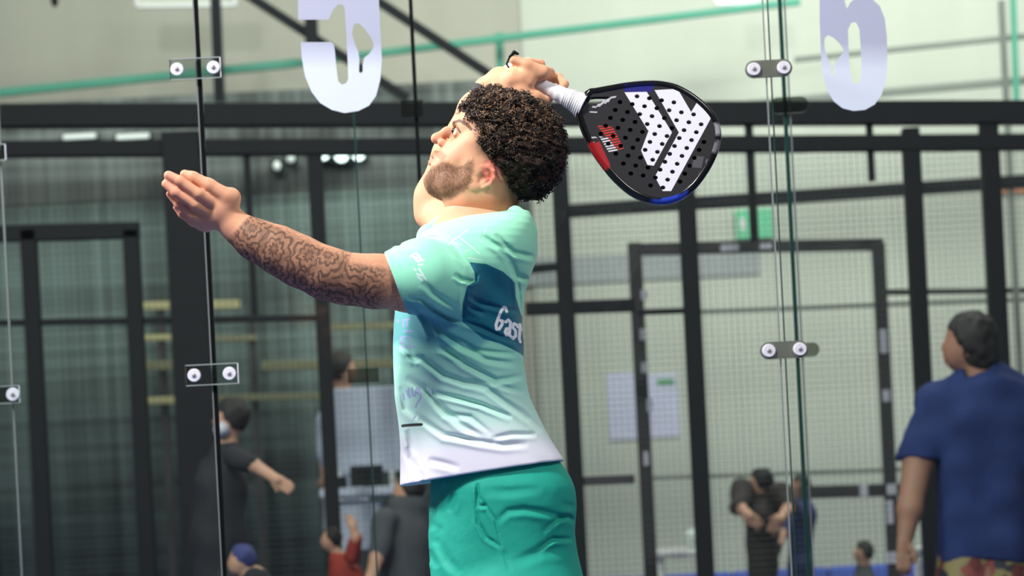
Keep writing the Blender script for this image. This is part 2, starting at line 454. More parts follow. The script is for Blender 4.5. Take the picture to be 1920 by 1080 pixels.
D3 = 12.3
t = thing('gate_frame', (0, D3, 0), 'worn dark steel gate frame right of the player, white scuffs on it', 'gate')
vpost('side_post', 1205, 455, 1090, 25, D3, M_dark2, t); vpost('side_post', 1662, 455, 1090, 24, D3, M_dark2, t)
rail('head_rail', 1180, 468, 1655, 458, 22, D3, M_dark2, t)
rail('middle_rail', 1500, 924, 1690, 918, 24, D3, M_dark2, t)
M_scuff = plain('white_tape', srgb(190, 190, 200), 0.7)
for x, y, sx, sy in ((1297, 466, 14, 14), (1368, 465, 34, 12), (1436, 462, 22, 10), (1208, 553, 12, 18), (1205, 628, 9, 22), (1208, 690, 10, 20), (1218, 760, 10, 24), (1212, 860, 10, 26), (1657, 640, 14, 44), (1662, 742, 14, 22), (1672, 918, 18, 20), (1668, 960, 13, 45), (1620, 920, 16, 22), (1671, 1046, 22, 22)):
    c = PW(x, y, D3 - 0.035); box('tape_patch', c, (sx / F * D3, 0.006, sy / F * D3), M_scuff, t, bevel=0.002)

# ---- roof steel above the fence
t = thing('roof_truss', PW(740, 60, 14.0), 'green and black steel roof members crossing the upper left wall', 'truss')
rail('green_pipe', -160, 190, 560, 118, 15, 14.6, M_green, t)
rail('green_pipe', 540, 121, 1500, 3, 13, 14.6, M_green, t)
rail('diagonal_brace', 440, -25, 765, 185, 17, 14.4, M_black, t)
rail('diagonal_brace', 690, -10, 1010, 200, 17, 14.4, M_black, t)
rail('hanger', 403, -30, 412, 190, 19, 14.4, M_black, t)
rail('hanger', 583, 30, 585, 85, 24, 14.35, M_black, t)
rail('green_hanger', 936, 62, 940, 190, 15, 14.7, M_green, t)
rail('green_hanger', 1898, -40, 1906, 190, 11, 14.7, M_green, t)
rail('grey_pipe', 1490, 112, 2050, 55, 10, 14.8, M_grey, t)
rail('grey_pipe', 1400, 196, 2050, 140, 14, 14.9, M_grey, t)

# lamp panels; lamp reflections in the glass, added as glowing lamps
M_glint = plain('glint_glow', (0.85, 1.0, 0.95, 1), 0.3, emit=3.0)
M_glintd = plain('glint_glow_dim', (0.8, 0.86, 0.8, 1), 0.3, emit=0.35)
def lamp(x, y, sx, sy, d, label, mat, grp=None):
    d = 14.5
    c = PW(x, y, d); t = thing('lamp_glint', c, label, 'lamp', grp)
    box('housing', c + Vector((0, 0.03, 0)), ((sx + 8) / F * d, 0.05, (sy + 8) / F * d), M_black, t, bevel=0.004)
    box('bracket', c + Vector((0, 0.077, 0.0)), (0.02, 0.05, 0.02), M_black, t)
    bm = bm_new(); bmesh.ops.create_uvsphere(bm, u_segments=20, v_segments=12, radius=1, matrix=Matrix.Translation(c) @ Matrix.Diagonal((sx / 2 / F * d, 0.02, sy / 2 / F * d, 1)))
    bm_obj('glint_glow', bm, mat, t, True)
lamp(606, 285, 26, 30, 13.6, 'first from the left of three round white lamp reflections, built as lamps, under the beam', M_glint, 'round lamp reflections under the beam')
lamp(640, 290, 26, 28, 13.6, 'middle one of three round white lamp reflections, built as lamps, under the beam', M_glint, 'round lamp reflections under the beam')
lamp(672, 287, 26, 28, 13.6, 'third from the left of three round white lamp reflections, built as lamps, under the beam', M_glint, 'round lamp reflections under the beam')
lamp(545, 297, 15, 17, 13.6, 'small dim lamp reflection, built as a lamp, just left of the three round ones', M_glintd)
lamp(519, 311, 14, 18, 13.6, 'smallest dim lamp reflection, built as a lamp, leftmost and lowest of the row', M_glintd)
def strip(x0, x1, y, hpx, d, label):  # strip lamp reflections in the glass, added as glowing strips
    c = PW((x0 + x1) / 2, y, d); t = thing('strip_glint', c, label, 'lamp', 'strip reflections between the beams')
    box('housing', c + Vector((0, 0.025, 0)), ((x1 - x0 + 6) / F * d, 0.04, (hpx + 5) / F * d), M_black, t, bevel=0.003)
    box('diffuser', c, ((x1 - x0) / F * d, 0.02, hpx / F * d), M_glintd, t, bevel=0.004)
strip(118, 180, 256, 9, 14.555, 'left strip lamp reflection, built glowing between the two black beams')
strip(218, 280, 256, 9, 14.555, 'right strip lamp reflection, built glowing between the two black beams')
def panel(x0, x1, y0, y1, label):
    d = 14.9; t = thing('ceiling_panel_light', PW((x0 + x1) / 2, (y0 + y1) / 2, d), label, 'lamp')
    for a in ((x0, y0, x1, y0), (x0, y1, x1, y1 - 3), (x0, y0, x0, y1), (x1, y0, x1, y1)):
        rail('frame', *a, 8, d, M_white, t)
    box('diffuser', PW((x0 + x1) / 2, (y0 + y1) / 2, d + .03), ((x1 - x0) / F * d, 0.02, (y1 - y0) / F * d), M_wallR, t)
panel(257, 440, -30, 12, 'white framed lamp panel cut by the top edge, above the left joint')
panel(1343, 1428, -30, 8, 'white lamp panel at the top edge left of the right glass joint')
# small dark hook at upper left
bm = bm_new(); bmesh.ops.create_uvsphere(bm, u_segments=14, v_segments=10, radius=1, matrix=Matrix.Translation(PW(102, -2, 14.2)) @ Matrix.Diagonal((0.019, 0.019, 0.04, 1)))
bm_bar(bm, PW(102, -10, 14.2), PW(100, -60, 14.2), 0.012, segs=8)
tag(bm_obj('hanging_weight', bm, M_black, smooth=True), 'small dark weight hanging at the upper left edge', 'weight')

# papers and exit sign on the far wall
M_paper = plain('notice_paper', srgb(205, 205, 228), 0.9, 0, 0.06, 9)
M_exit = plain('green_sign', srgb(120, 215, 165), 0.5)
M_leaf = plain('green_print', srgb(90, 160, 105), 0.8)
t = thing('notice_sheet', PW(1165, 830, 15.45), 'lilac white notice sheet on the wall left of the gate post', 'notice')
box('sheet', PW(1166, 762, 15.545), (0.145, 0.006, 0.35), M_paper, t)
t = thing('notice_sheet', PW(1235, 830, 15.45), 'lilac white notice sheet with a green mark, right of the gate post', 'notice')
box('sheet', PW(1240, 760, 15.545), (0.18, 0.006, 0.33), M_paper, t)
box('green_mark', PW(1248, 716, 15.54), (0.09, 0.004, 0.03), M_leaf, t)
t = thing('exit_sign', PW(1410, 448, 15.3), 'small pale green exit sign behind the fence above the gate', 'sign')
box('sign_board', PW(1414, 420, 15.53), (0.19, 0.04, 0.15), M_exit, t, bevel=0.004)
box('pictogram', PW(1392, 420, 15.508), (0.03, 0.004, 0.06), M_white, t)
M_orange = plain('orange_lettering', srgb(205, 140, 105), 0.7)
t = thing('wall_plate', PW(1885, 370, 15.4), 'narrow plate with orange edge on the wall at the right margin', 'plate')
box('plate', PW(1893, 357, 15.54), (0.17, 0.02, 0.035), M_orange, t, bevel=0.003)
t = thing('wall_shadow', PW(1300, 510, 15.4), 'faint shadow band, built as a grey sheet, across the wall under the gate head', 'shadow')
box('shadow_sheet', PW(1200, 500, 15.545), (1.25, 0.012, 0.14), plain('wall_shadow_grey', srgb(166, 170, 170), 0.9, 0, 0.1, 4), t)  # thin grey sheet added as a faint shadow on the wall
# low padding along the wall
t = thing('wall_padding', PW(1300, 1150, 15.2), 'low blue padding along the foot of the rear wall', 'padding')
for i in range(6):
    a = PW(1010 + i * 180, 1064 - i * 9, 15.2); box('pad', (a.x + 0.245, 15.2, 0.335), (0.485, 0.1, 0.67), M_blue, t, bevel=0.02)

# ---- white board with desk behind the mesh, left of the player
t = thing('display_board', PW(690, 1080, 12.6), 'white display board standing behind the mesh left of the player', 'board')
M_board = plain('board_white', srgb(190, 198, 214), 0.7, 0, 0.05, 6)
box('board', PW(690, 806, 12.6), (0.33, 0.02, 0.36), M_board, t, bevel=0.004)
for x in (640, 740): vpost('leg', x, 880, 1090, 10, 12.6, M_white, t)
t = thing('desk', PW(690, 1080, 12.3), 'pale desk with dark machine behind the mesh left of the player', 'desk')
box('desk_top', PW(700, 922, 12.3), (0.42, 0.4, 0.035), M_board, t, bevel=0.004)
for x in (625, 775): vpost('leg', x, 930, 1090, 12, 12.25, M_white, t)
box('side_panel', PW(680, 985, 12.32), (0.16, 0.3, 0.2), M_board, t, bevel=0.004)
t = thing('monitor', PW(690, 915, 12.2), 'black monitor standing on the pale desk', 'monitor')
box('screen', PW(688, 892, 12.2), (0.135, 0.02, 0.085), M_black, t, bevel=0.004)
bar('stand', PW(688, 905, 12.22), PW(689, 920, 12.22), 0.03, M_black, t)
tag(box('loudspeaker', PW(640, 908, 12.15), (0.045, 0.05, 0.06), M_black, bevel=0.004), 'small black loudspeaker at the left end of the pale desk', 'speaker')

def table(x, y, wpx, d, label):
    t = thing('plastic_table', PW(x, 1100, d), label, 'table')
    c = PW(x, y, d); s = wpx / F * d
    box('table_top', c, (s, 0.3, 0.04), M_white, t, bevel=0.012)
    for sx in (-1, 1):
        for sy in (-1, 1):
            bar('leg', (c.x + sx * s * 0.4, d + sy * 0.11, c.z - 0.02), (c.x + sx * s * 0.43, d + sy * 0.12, 0), 0.028, M_white, t, segs=8)
table(1275, 1037, 98, 12.9, 'white plastic table beyond the fence, right of the player')
table(1745, 1032, 46, 12.9, 'small white plastic table beside the person in blue')
bm = bm_new(); bmesh.ops.create_uvsphere(bm, u_segments=20, v_segments=12, radius=0.045, matrix=Matrix.Translation(PW(1300, 1010, 12.85)))
M_clear = plain('clear_plastic', srgb(205, 215, 208), 0.2)
tag(bm_obj('bowl', bm, M_clear, smooth=True), 'pale round jar on the white table beyond the fence', 'jar')

#==GLASS
M_glass = glass_mat('clear_glass', (0.95, 0.975, 0.97, 1), 0.5)
M_glass2 = glass_mat('clear_glass_rear', (0.965, 0.985, 0.98, 1), 0.3)
M_gedge = plain('dark_glass_joint', srgb(6, 8, 10), 0.7, spec=0.1)
M_gedge2 = plain('green_glass_edge', srgb(20, 62, 58), 0.2)
M_ledge = plain('polished_glass_edge', srgb(120, 124, 126), 0.4)
M_clampc = glass_mat('clear_clamp_plate', (0.80, 0.84, 0.83, 1), 2.0, 0.1)
M_clampr = plain('clamp_rim', srgb(150, 158, 158), 0.3)
M_clampd = plain('smoked_clamp_plate', srgb(98, 102, 92), 0.35)
M_clampg = glass_mat('smoked_clear_plate', (0.52, 0.54, 0.5, 1), 2.0, 0.15)
M_washer = plain('white_nylon_washer', srgb(228, 226, 238), 0.5)
M_bolt = plain('steel_bolt', srgb(150, 146, 150), 0.6, 0.2)
def disc(bm, c, r, th, seg=28):
    bmesh.ops.create_cone(bm, cap_ends=True, segments=seg, radius1=r, radius2=r * 0.92, depth=th, matrix=Matrix.Translation(c) @ Matrix.Rotation(math.pi / 2, 4, 'X'))
def ring(bm, c, r, rr):
    n, m = 28, 8; vs = [[bm.verts.new((c[0] + (r + rr * math.cos(b)) * math.cos(a), c[1] + rr * math.sin(b), c[2] + (r + rr * math.cos(b)) * math.sin(a))) for b in [2 * math.pi * j / m for j in range(m)]] for a in [2 * math.pi * i / n for i in range(n)]]
    for i in range(n):
        for j in range(m): bm.faces.new((vs[i][j], vs[(i + 1) % n][j], vs[(i + 1) % n][(j + 1) % m], vs[i][(j + 1) % m]))
def joint_x(x0, x1, d, y):     # joint through (x0,0) and (x1,1080)
    return x0 + (x1 - x0) * y / 1080
GD = 7.25
def vline(name, xm, d, wpx, mat, parent, dy=0.0, th=0.012):
    a = PW(xm, 540, d)
    bar(name, (a.x, d + dy, 0.0), (a.x, d + dy, 2.9), wpx / F * d, mat, parent, th)
gw = thing('glass_wall', (0, GD, 0), 'clear glass court wall directly behind the player, white numbers on its panes', 'glass wall')
xa, xb = PW(394, 540, GD).x, PW(1462, 540, GD).x
for x0, x1 in ((-3.4, xa - 0.006), (xa + 0.006, xb - 0.006), (xb + 0.006, 2.4)):
    box('glass_pane', ((x0 + x1) / 2, GD, 1.45), (x1 - x0, 0.012, 2.9), M_glass, gw)
vline('joint_seal', 394.5, GD, 7.5, M_gedge, gw, 0, 0.014); vline('edge_strip', 389.5, GD, 2.2, M_ledge, gw, -0.002)
vline('edge_strip', 1457, GD, 2.2, M_clampr, gw); vline('edge_strip', 1466, GD, 2.2, M_gedge2, gw)
def clamp(xc, yc, wpx, hpx, d, mat, parent, dx, rnd=False, rimmed=False, front=True, bolts=(-1, 1)):
    c = PW(xc, yc, d); k = d / F; t = thing('clamp', (0, 0, 0)); t.parent = parent; t.location = c - origin_of(parent)
    y = c.y - (0.018 if front else -0.018)
    if rnd:
        lp = []; r = hpx / 2
        for i in range(17): a = math.pi / 2 + math.pi * i / 16; lp.append((c.x - (wpx / 2 - r) * k + r * k * math.cos(a), c.z + r * k * math.sin(a)))
        for i in range(17): a = -math.pi / 2 + math.pi * i / 16; lp.append((c.x + (wpx / 2 - r) * k + r * k * math.cos(a), c.z + r * k * math.sin(a)))
        bm = bm_new(); f = [bm.verts.new((x, y - 0.005, z)) for x, z in lp]; b = [bm.verts.new((x, y + 0.005, z)) for x, z in lp]
        bm.faces.new(f); bm.faces.new(b[::-1])
        for i in range(len(lp)): bm.faces.new((f[i], f[(i + 1) % len(lp)], b[(i + 1) % len(lp)], b[i]))
        bm_obj('plate', bm, mat, t)
    else: box('plate', (c.x, y, c.z), (wpx * k, 0.01, hpx * k), mat, t, bevel=0.0015)
    if rimmed:
        X, Z = wpx * k / 2, hpx * k / 2
        for a, b_, m_ in (((-X, Z), (X, Z), M_clampr), ((X, Z), (X, -Z), M_washer), ((X, -Z), (-X, -Z), M_clampr), ((-X, -Z), (-X, Z), M_dark2)):
            bar('plate_edge', (c.x + a[0], y - 0.005, c.z + a[1]), (c.x + b_[0], y - 0.005, c.z + b_[1]), 0.0022, m_, t)
    for s_ in bolts:
        cc = (c.x + s_ * dx * k, y - 0.009, c.z)
        bm = bm_new(); disc(bm, cc, 12.5 * k, 0.008); wo = bm_obj('washer', bm, M_washer, t, False)
        bm = bm_new(); disc(bm, (cc[0], cc[1] - 0.006, cc[2]), 4.2 * k, 0.003, 12); ring(bm, (cc[0], cc[1] - 0.003, cc[2]), 7.5 * k, 0.9 * k); bm_obj('bolt_head', bm, M_bolt, t, True)
clamp(368, 131, 94, 38, GD, M_clampc, gw, 34, rimmed=True)
clamp(399, 703, 98, 38, GD, M_clampc, gw, 33, rimmed=True)
clamp(1440, 131, 88, 32, GD, M_clampd, gw, 28, rnd=True)
clamp(1469, 657, 90, 32, GD, M_clampd, gw, 29, rnd=True)
# faint far clamps of the rear glass line
gw2 = thing('glass_wall', (0, 8.0, 0), 'second clear glass wall a little further back, thin dark joints', 'glass wall')
xj = [PW(14, 540, 8.0).x, PW(680, 540, 8.0).x, PW(797, 540, 8.0).x, PW(1490, 540, 8.0).x]
prev = -3.6
for x in xj + [2.6]:
    if x - prev > 0.15: box('glass_pane', ((prev + x) / 2, 8.0, 1.45), (x - prev - 0.012, 0.01, 2.9), M_glass2, gw2)
    else: box('glass_pane', ((prev + x) / 2, 8.0, 1.45), (x - prev - 0.012, 0.01, 2.9), M_glass2, gw2)
    prev = x
vline('edge_strip', 14, 8.0, 3, M_ledge, gw2); vline('edge_strip', 680, 8.0, 3, M_gedge2, gw2)  # green strip stands in for a thin reflected line in the glass
vline('joint_seal', 797, 8.0, 7, M_gedge, gw2, 0, 0.014); vline('joint_seal', 1489, 8.0, 7, M_gedge2, gw2, 0, 0.014)
vline('edge_strip', 1498, 8.0, 2.5, M_ledge, gw2, -0.002)
clamp(773, 206, 42, 32, 8.0, M_clampg, gw2, 8, bolts=())
clamp(1478, 199, 72, 30, 8.0, M_clampg, gw2, 18, rnd=True, bolts=())
clamp(1505, 657, 60, 26, 8.0, M_clampg, gw2, 18, rnd=True, bolts=())
clamp(682, 705, 58, 26, 8.0, M_clampg, gw2, 24, bolts=())  # smoked plate added for a clamp's reflection
clamp(12, 741, 54, 32, 8.0, M_clampg, gw2, 15, rimmed=True, bolts=(1,))
clamp(-6, 288, 38, 30, 8.0, M_clampg, gw2, 8, rimmed=True, bolts=())

# number stickers on the glass
M_stick, nt, b = nodes('frosted_number_film')
tc = N(nt, 'ShaderNodeTexCoord'); sp = N(nt, 'ShaderNodeSeparateXYZ'); nt.links.new(tc.outputs['UV'], sp.inputs[0])
rp = N(nt, 'ShaderNodeValToRGB'); mp = N(nt, 'ShaderNodeMapRange'); mp.inputs['From Min'].default_value = 0.0; mp.inputs['From Max'].default_value = 0.21
nt.links.new(sp.outputs['Y'], mp.inputs[0]); nt.links.new(mp.outputs[0], rp.inputs[0])
rp.color_ramp.elements[0].position = 0.38; rp.color_ramp.elements[0].color = srgb(168, 172, 196)
rp.color_ramp.elements[1].position = 0.62; rp.color_ramp.elements[1].color = srgb(206, 214, 232)
nt.links.new(rp.outputs[0], b.inputs['Base Color']); b.inputs['Roughness'].default_value = 0.6
b.inputs['Emission Strength'].default_value = 0.0
five = [(558, -60), (559, 37), (616, 37), (620, 28), (625, 18), (633, 9), (641, 8), (646, 13), (649, 60), (652, 120), (653, 148), (649, 156), (641, 159), (634, 152), (631, 130), (628, 96), (626, 84), (620, 79), (564, 79), (566, 110), (572, 143), (584, 172), (600, 193), (622, 206), (646, 212), (672, 208), (692, 198), (705, 180), (713, 150), (716, 110), (713, 60), (708, -60)]
fh = [(663, 46), (672, 43), (684, 54), (694, 68), (700, 80), (700, 90), (692, 101), (683, 108), (680, 122), (680, 134), (677, 137), (673, 135), (674, 112), (672, 98), (666, 84), (660, 64)]
fill_px('number_sticker', [five, fh], GD - 0.008, 0.0006, M_stick, gw, uv=True)
six = [(1536, -60), (1537, 40), (1539, 100), (1543, 140), (1551, 170), (1563, 190), (1580, 203), (1600, 208), (1622, 206), (1640, 196), (1653, 178), (1661, 150), (1664, 110), (1663, 70), (1659, 35), (1650, 12), (1634, -3), (1612, -8), (1595, 4), (1588, 16), (1584, 4), (1583, -60)]
sh = [(1590, 55), (1597, 42), (1605, 42), (1611, 54), (1614, 90), (1615, 130), (1613, 152), (1606, 159), (1598, 154), (1593, 130), (1591, 90)]
s2 = [(1546, 72), (1552, 66), (1562, 70), (1573, 80), (1581, 92), (1581, 100), (1572, 108), (1565, 118), (1562, 145), (1559, 146), (1557, 120), (1550, 104), (1546, 88)]
fill_px('number_sticker', [six, sh, s2], GD - 0.008, 0.0006, M_stick, gw, uv=True)
#==PEOPLE
M_skinb = plain('skin_distant', srgb(190, 145, 120), 0.6, 0, 0.1, 14)
M_skind = plain('skin_distant_tanned', srgb(150, 108, 88), 0.6, 0, 0.15, 14)
M_hairb = plain('dark_hair_distant', srgb(30, 26, 26), 0.7, 0, 0.3, 40, 0.6)
class BG(SDF):
    def __init__(s, D): super().__init__(); s.D = D
    def P(s, q): return L(q[0], q[1], s.D + q[2])
    def chain(s, pts, rs, k=0.02, op='u'):
        for i in range(len(pts) - 1):
            s.cone(s.P(pts[i]), s.P(pts[i + 1]), rs[i] * s.D / F, rs[i + 1] * s.D / F, k, op)
        return s
    def ell(s, c, r, R=None, k=0.015, op='u'):
        c = s.P(c); r = np.array(r) * s.D / F; m = r.max()
        return s.add(lambda p: d_ell(p, c, r, R), c - m, c + m, k, op)
def bgpart(name, g, mat, parent, h=0.007):
    v, q = g.mesh(h); me, _ = to_mesh(name, [(v, q)]); return link_mesh(name, me, mat, parent)

# ---- person in the blue T-shirt, seen from behind at the right edge
D = 10.3; q = D / F
blue = thing('person', PW(1830, 1000, D) - Vector((0, 0, PW(1830, 1000, D).z)), 'person seen from behind in a dark blue T-shirt at the right edge', 'person')
zf = lambda D_: 1000 + 0.92 * F / D_          # picture height of the floor at distance D_
g = BG(D)
g.ell((1813, 640, 0), (40, 50, 52), k=.02); g.ell((1795, 662, 0), (27, 34, 33), k=.02); g.ell((1772, 650, 0), (8, 7, 9), k=.01); g.ell((1846, 655, -.07), (7, 5, 12), k=.005)
g.chain([(1822, 665, .01), (1836, 710, .01)], [36, 40])
g.chain([(1838, 770, 0), (1845, 900, 0), (1845, 1080, 0)], [46, 50, 50])
g.chain([(1755, 760, 0), (1722, 860, -.04), (1706, 955, -.10), (1697, 1010, -.12)], [36, 29, 23, 15])
g.chain([(1930, 760, 0), (1958, 860, -.04), (1968, 955, -.10), (1970, 1010, -.12)], [36, 29, 23, 15])
g.ell((1694, 1030, -.13), (14, 10, 22)); g.ell((1971, 1030, -.13), (14, 10, 22))
for i in range(4):
    for xx, sg_ in ((1694, 1), (1971, -1)):
        g.chain([(xx - 9 + 6 * i, 1042, -.14), (xx - 10 + 7 * i, 1066, -.145), (xx - 7 + 6 * i, 1080 - abs(i - 1.5) * 4, -.13)], [4.6, 4.2, 3.6], .003)
g.chain([(1706, 1022, -.14), (1716, 1042, -.15), (1715, 1056, -.15)], [5, 4.6, 4], .004)
g.chain([(1963, 1022, -.14), (1952, 1042, -.15)], [5, 4.2], .004)
fl = zf(D)
for xx in (1810, 1885):
    g.chain([(xx, 1150, 0), (xx, 1290, 0), (xx, fl - 45, .01)], [48, 33, 20]); g.chain([(xx, fl - 20, .02), (xx, fl - 15, -.02)], [18, 16])
bgpart('body', g, M_skind, blue)
g = BG(D)
g.ell((1822, 634, 0), (50, 60, 52), k=.02); g.ell((1838, 665, 0), (36, 50, 36), k=.03)
g.ell((1835, 690, 0), (22, 30, 20), k=.01)
g.add(lambda p: -((p[:, 0] - L(1786, 640, D)[0]) + 0.45 * (p[:, 2] - L(1786, 640, D)[2])), (-9, -9, -9), (9, 99, 9), .01, 'i')
g.post = lambda p, d: d + .004 * wav(p, 8, 18, 40, 3)
bgpart('hair', g, M_hairb, blue)
M_blueT = plain('dark_blue_jersey', srgb(36, 50, 96), 0.8, 0, 0.6, 7, 0.8, spec=.2)
g = BG(D)
g.chain([(1832, 716, 0.02), (1840, 745, 0)], [44, 66], .03)
g.chain([(1768, 762, 0), (1842, 748, 0), (1920, 762, 0)], [50, 66, 50], .04)
def tl(p, c=L(1842, 850, D)):
    return None
g.chain([(1815, 800, 0), (1812, 900, 0), (1822, 1050, 0)], [72, 62, 62], .04)
g.chain([(1875, 800, 0), (1874, 900, 0), (1868, 1050, 0)], [72, 62, 62], .04)
g.chain([(1758, 770, 0), (1722, 862, -.04)], [46, 40], .04)
g.chain([(1925, 770, 0), (1958, 862, -.04)], [46, 40], .04)
g.add(lambda p: (L(1720, 862, D)[2] - p[:, 2] + 0.0) * 1.0 - np.where(np.abs(p[:, 0] - L(1843, 0, D)[0]) > 88 * q, 0, 1), (-9, -9, -9), (9, 99, 9), 0.0, 'i')
g.add(lambda p: L(1720, 1052, D)[2] - p[:, 2], (-9, -9, -9), (9, 99, 9), 0.004, 'i')
g.chain([(1826, 665, 0.01), (1834, 704, .0)], [38, 42], .006, 's')
g.post = lambda p, d: d + .007 * wav(p * np.array([.5, 1, 1.2]), 7, 3, 10, 5)
bgpart('t_shirt', g, M_blueT, blue)
M_shortsb, nt, b = nodes('patterned_shorts_cloth')
tc = N(nt, 'ShaderNodeTexCoord'); no = N(nt, 'ShaderNodeTexVoronoi'); no.inputs['Scale'].default_value = 26
rp = N(nt, 'ShaderNodeValToRGB'); rp.color_ramp.interpolation = 'CONSTANT'
for p_, c_ in ((0.0, (110, 50, 50)), (0.3, (140, 125, 80)), (0.5, (50, 50, 60)), (0.7, (140, 70, 64))):
    e = rp.color_ramp.elements.new(p_); e.color = srgb(*c_)
nt.links.new(tc.outputs['Object'], no.inputs['Vector']); sp = N(nt, 'ShaderNodeSeparateColor'); nt.links.new(no.outputs['Color'], sp.inputs[0])
nt.links.new(sp.outputs[0], rp.inputs[0]); nt.links.new(rp.outputs[0], b.inputs['Base Color'])
g = BG(D)
g.chain([(1815, 1040, 0), (1806, 1120, 0), (1806, 1230, 0)], [56, 56, 52], .02); g.chain([(1872, 1040, 0), (1886, 1120, 0), (1888, 1230, 0)], [56, 56, 52], .02)
g.add(lambda p: L(1720, 1222, D)[2] - p[:, 2], (-9, -9, -9), (9, 99, 9), 0.004, 'i')
bgpart('shorts', g, M_shortsb, blue)
for xx in (1810, 1885):
    g = BG(D); g.chain([(xx, fl - 18, .05), (xx, fl - 16, -.10)], [20, 19], .02)
    g.add(lambda p: (CAM.z + (-RN[0, 2]) * p[:, 0] * 0 + p[:, 2] * math.cos(ROLL) - p[:, 0] * math.sin(ROLL)) * -1 + 0.004, (-9, -9, -9), (9, 99, 9), 0, 'i')
    bgpart('shoe', g, M_white, blue, .008)

# ---- vague people behind the mesh, left
def bg_person(label, D, head, hr, torso, arms, legs, top_mat, leg_mat, hairmat=M_hairb, skin=M_skinb, facing=-1, capmat=None, h=0.008):
    """head (px,py); torso [(x,y,r)...]; arms list of chains [(x,y,dy,r)..]; legs likewise"""
    f0 = zf(D); base = PW(torso[-1][0], 1000, D); base.z = 0
    t = thing('person', base, label, 'person')
    g = BG(D); hx, hy = head
    g.ell((hx, hy, 0), (hr * .8, hr * .95, hr), k=.02); g.ell((hx + facing * hr * .35, hy + hr * .45, 0), (hr * .5, hr * .6, hr * .6), k=.02); g.ell((hx + facing * hr * .85, hy + hr * .25, 0), (hr * .16, hr * .14, hr * .18), k=.008)
    g.chain([(hx, hy + hr * .5, 0), (torso[0][0], torso[0][1], 0)], [hr * .45, hr * .55])
    g.chain([(a, b_, 0) for a, b_, c in torso], [c * .8 for a, b_, c in torso])
    for a in arms:
        g.chain([(x, y, dy) for x, y, dy, r in a], [r for x, y, dy, r in a])
        x, y, dy, r = a[-1]; x0, y0, _, _ = a[-2]; v = np.array([x - x0, y - y0]); v = v / (np.linalg.norm(v) + 1e-6); n_ = np.array([-v[1], v[0]])
        for i in range(4):
            s_ = (i - 1.5) * r * .55
            g.chain([(x + n_[0] * s_, y + n_[1] * s_, dy), (x + v[0] * r * 2 + n_[0] * s_ * 1.2, y + v[1] * r * 2 + n_[1] * s_ * 1.2, dy), (x + v[0] * r * 3.2 + n_[0] * s_ * 1.2, y + v[1] * r * 3.2 + n_[1] * s_ * 1.2 + 2, dy)], [r * .36, r * .33, r * .28], .003)
        g.chain([(x - v[0] * r * .5 + n_[0] * r, y - v[1] * r * .5 + n_[1] * r, dy), (x + v[0] * r * 1.2 + n_[0] * r * 1.9, y + v[1] * r * 1.2 + n_[1] * r * 1.9, dy)], [r * .38, r * .3], .003)
    bgpart('body', g, skin, t, h)
    g = BG(D); g.ell((hx - facing * hr * .15, hy - hr * .12, 0), (hr * .95, hr * 1.05, hr * 1.02), k=.01)
    g.add(lambda p: ((p[:, 0] - L(hx + facing * hr * .45, 0, D)[0]) * facing * 1.0 - 0.5 * (p[:, 2] - L(0, hy, D)[2])), (-9, -9, -9), (9, 99, 9), .01, 'i')
    g.post = lambda p, d: d + .003 * wav(p, 8, 18, 40, 3)
    bgpart('cap' if capmat else 'hair', g, capmat or hairmat, t, h)
    g = BG(D)
    g.chain([(a, b_, 0) for a, b_, c in torso], [c for a, b_, c in torso], .03)
    for a in arms: g.chain([(x, y, dy) for x, y, dy, r in a[:2]], [a[0][3] * 1.35, a[1][3] * 1.3], .02)
    g.ell((torso[0][0], torso[0][1] - torso[0][2], 0), (hr * .62, hr * .62, hr * .9), k=.005, op='s')
    g.post = lambda p, d: d + .004 * wav(p, 7, 4, 12, 5)
    bgpart('jacket', g, top_mat, t, h)
    if legs:
        g = BG(D)
        for a in legs: g.chain([(x, y, dy) for x, y, dy, r in a], [r for x, y, dy, r in a])
        bgpart('trousers', g, leg_mat, t, h)
        for a in legs:
            x, y, dy, r = a[-1]; g = BG(D); g.chain([(x, y + 6, dy + .03), (x + facing * 4, y + 8, dy - .10)], [r * 1.0, r * .9], .02); bgpart('shoe', g, M_black, t, h)
    return t
M_blackcl = plain('black_cloth', srgb(30, 32, 38), 0.85, 0, 0.3, 9)
M_greycl = plain('dark_grey_cloth', srgb(66, 68, 72), 0.85, 0, 0.3, 9)
M_browncl = plain('dark_brown_cloth', srgb(48, 40, 40), 0.85, 0, 0.3, 9)
M_creamcl = plain('cream_cloth', srgb(170, 162, 145), 0.85, 0, 0.2, 9)
M_redcl = plain('red_cloth', srgb(165, 60, 50), 0.8, 0, 0.2, 9)
M_navycl = plain('navy_cloth', srgb(50, 56, 105), 0.8, 0, 0.3, 9)
Dp = 10.6; f0 = zf(Dp)
t = bg_person('person in black with a white face mask, arm reaching right across the mesh', Dp, (432, 782), 34, [(425, 850, 30), (415, 910, 48), (410, 1010, 50), (410, 1090, 46)],
          [[(440, 858, -.12, 17), (470, 868, -.18, 13), (520, 900, -.2, 10)], [(395, 880, .1, 17), (375, 960, .1, 14), (395, 1020, .0, 10)]],
          [[(398, 1090, .06, 30), (400, 1280, .06, 22), (398, f0 - 22, .06, 15)], [(425, 1090, -.06, 30), (428, 1280, -.06, 22), (426, f0 - 22, -.06, 15)]], M_blackcl, M_blackcl, facing=-1)
g = BG(Dp); g.ell((417, 806, -.02), (17, 34, 17)); bgpart('face_mask', g, M_scuff, t)
Dp = 13.1; f0 = zf(Dp)
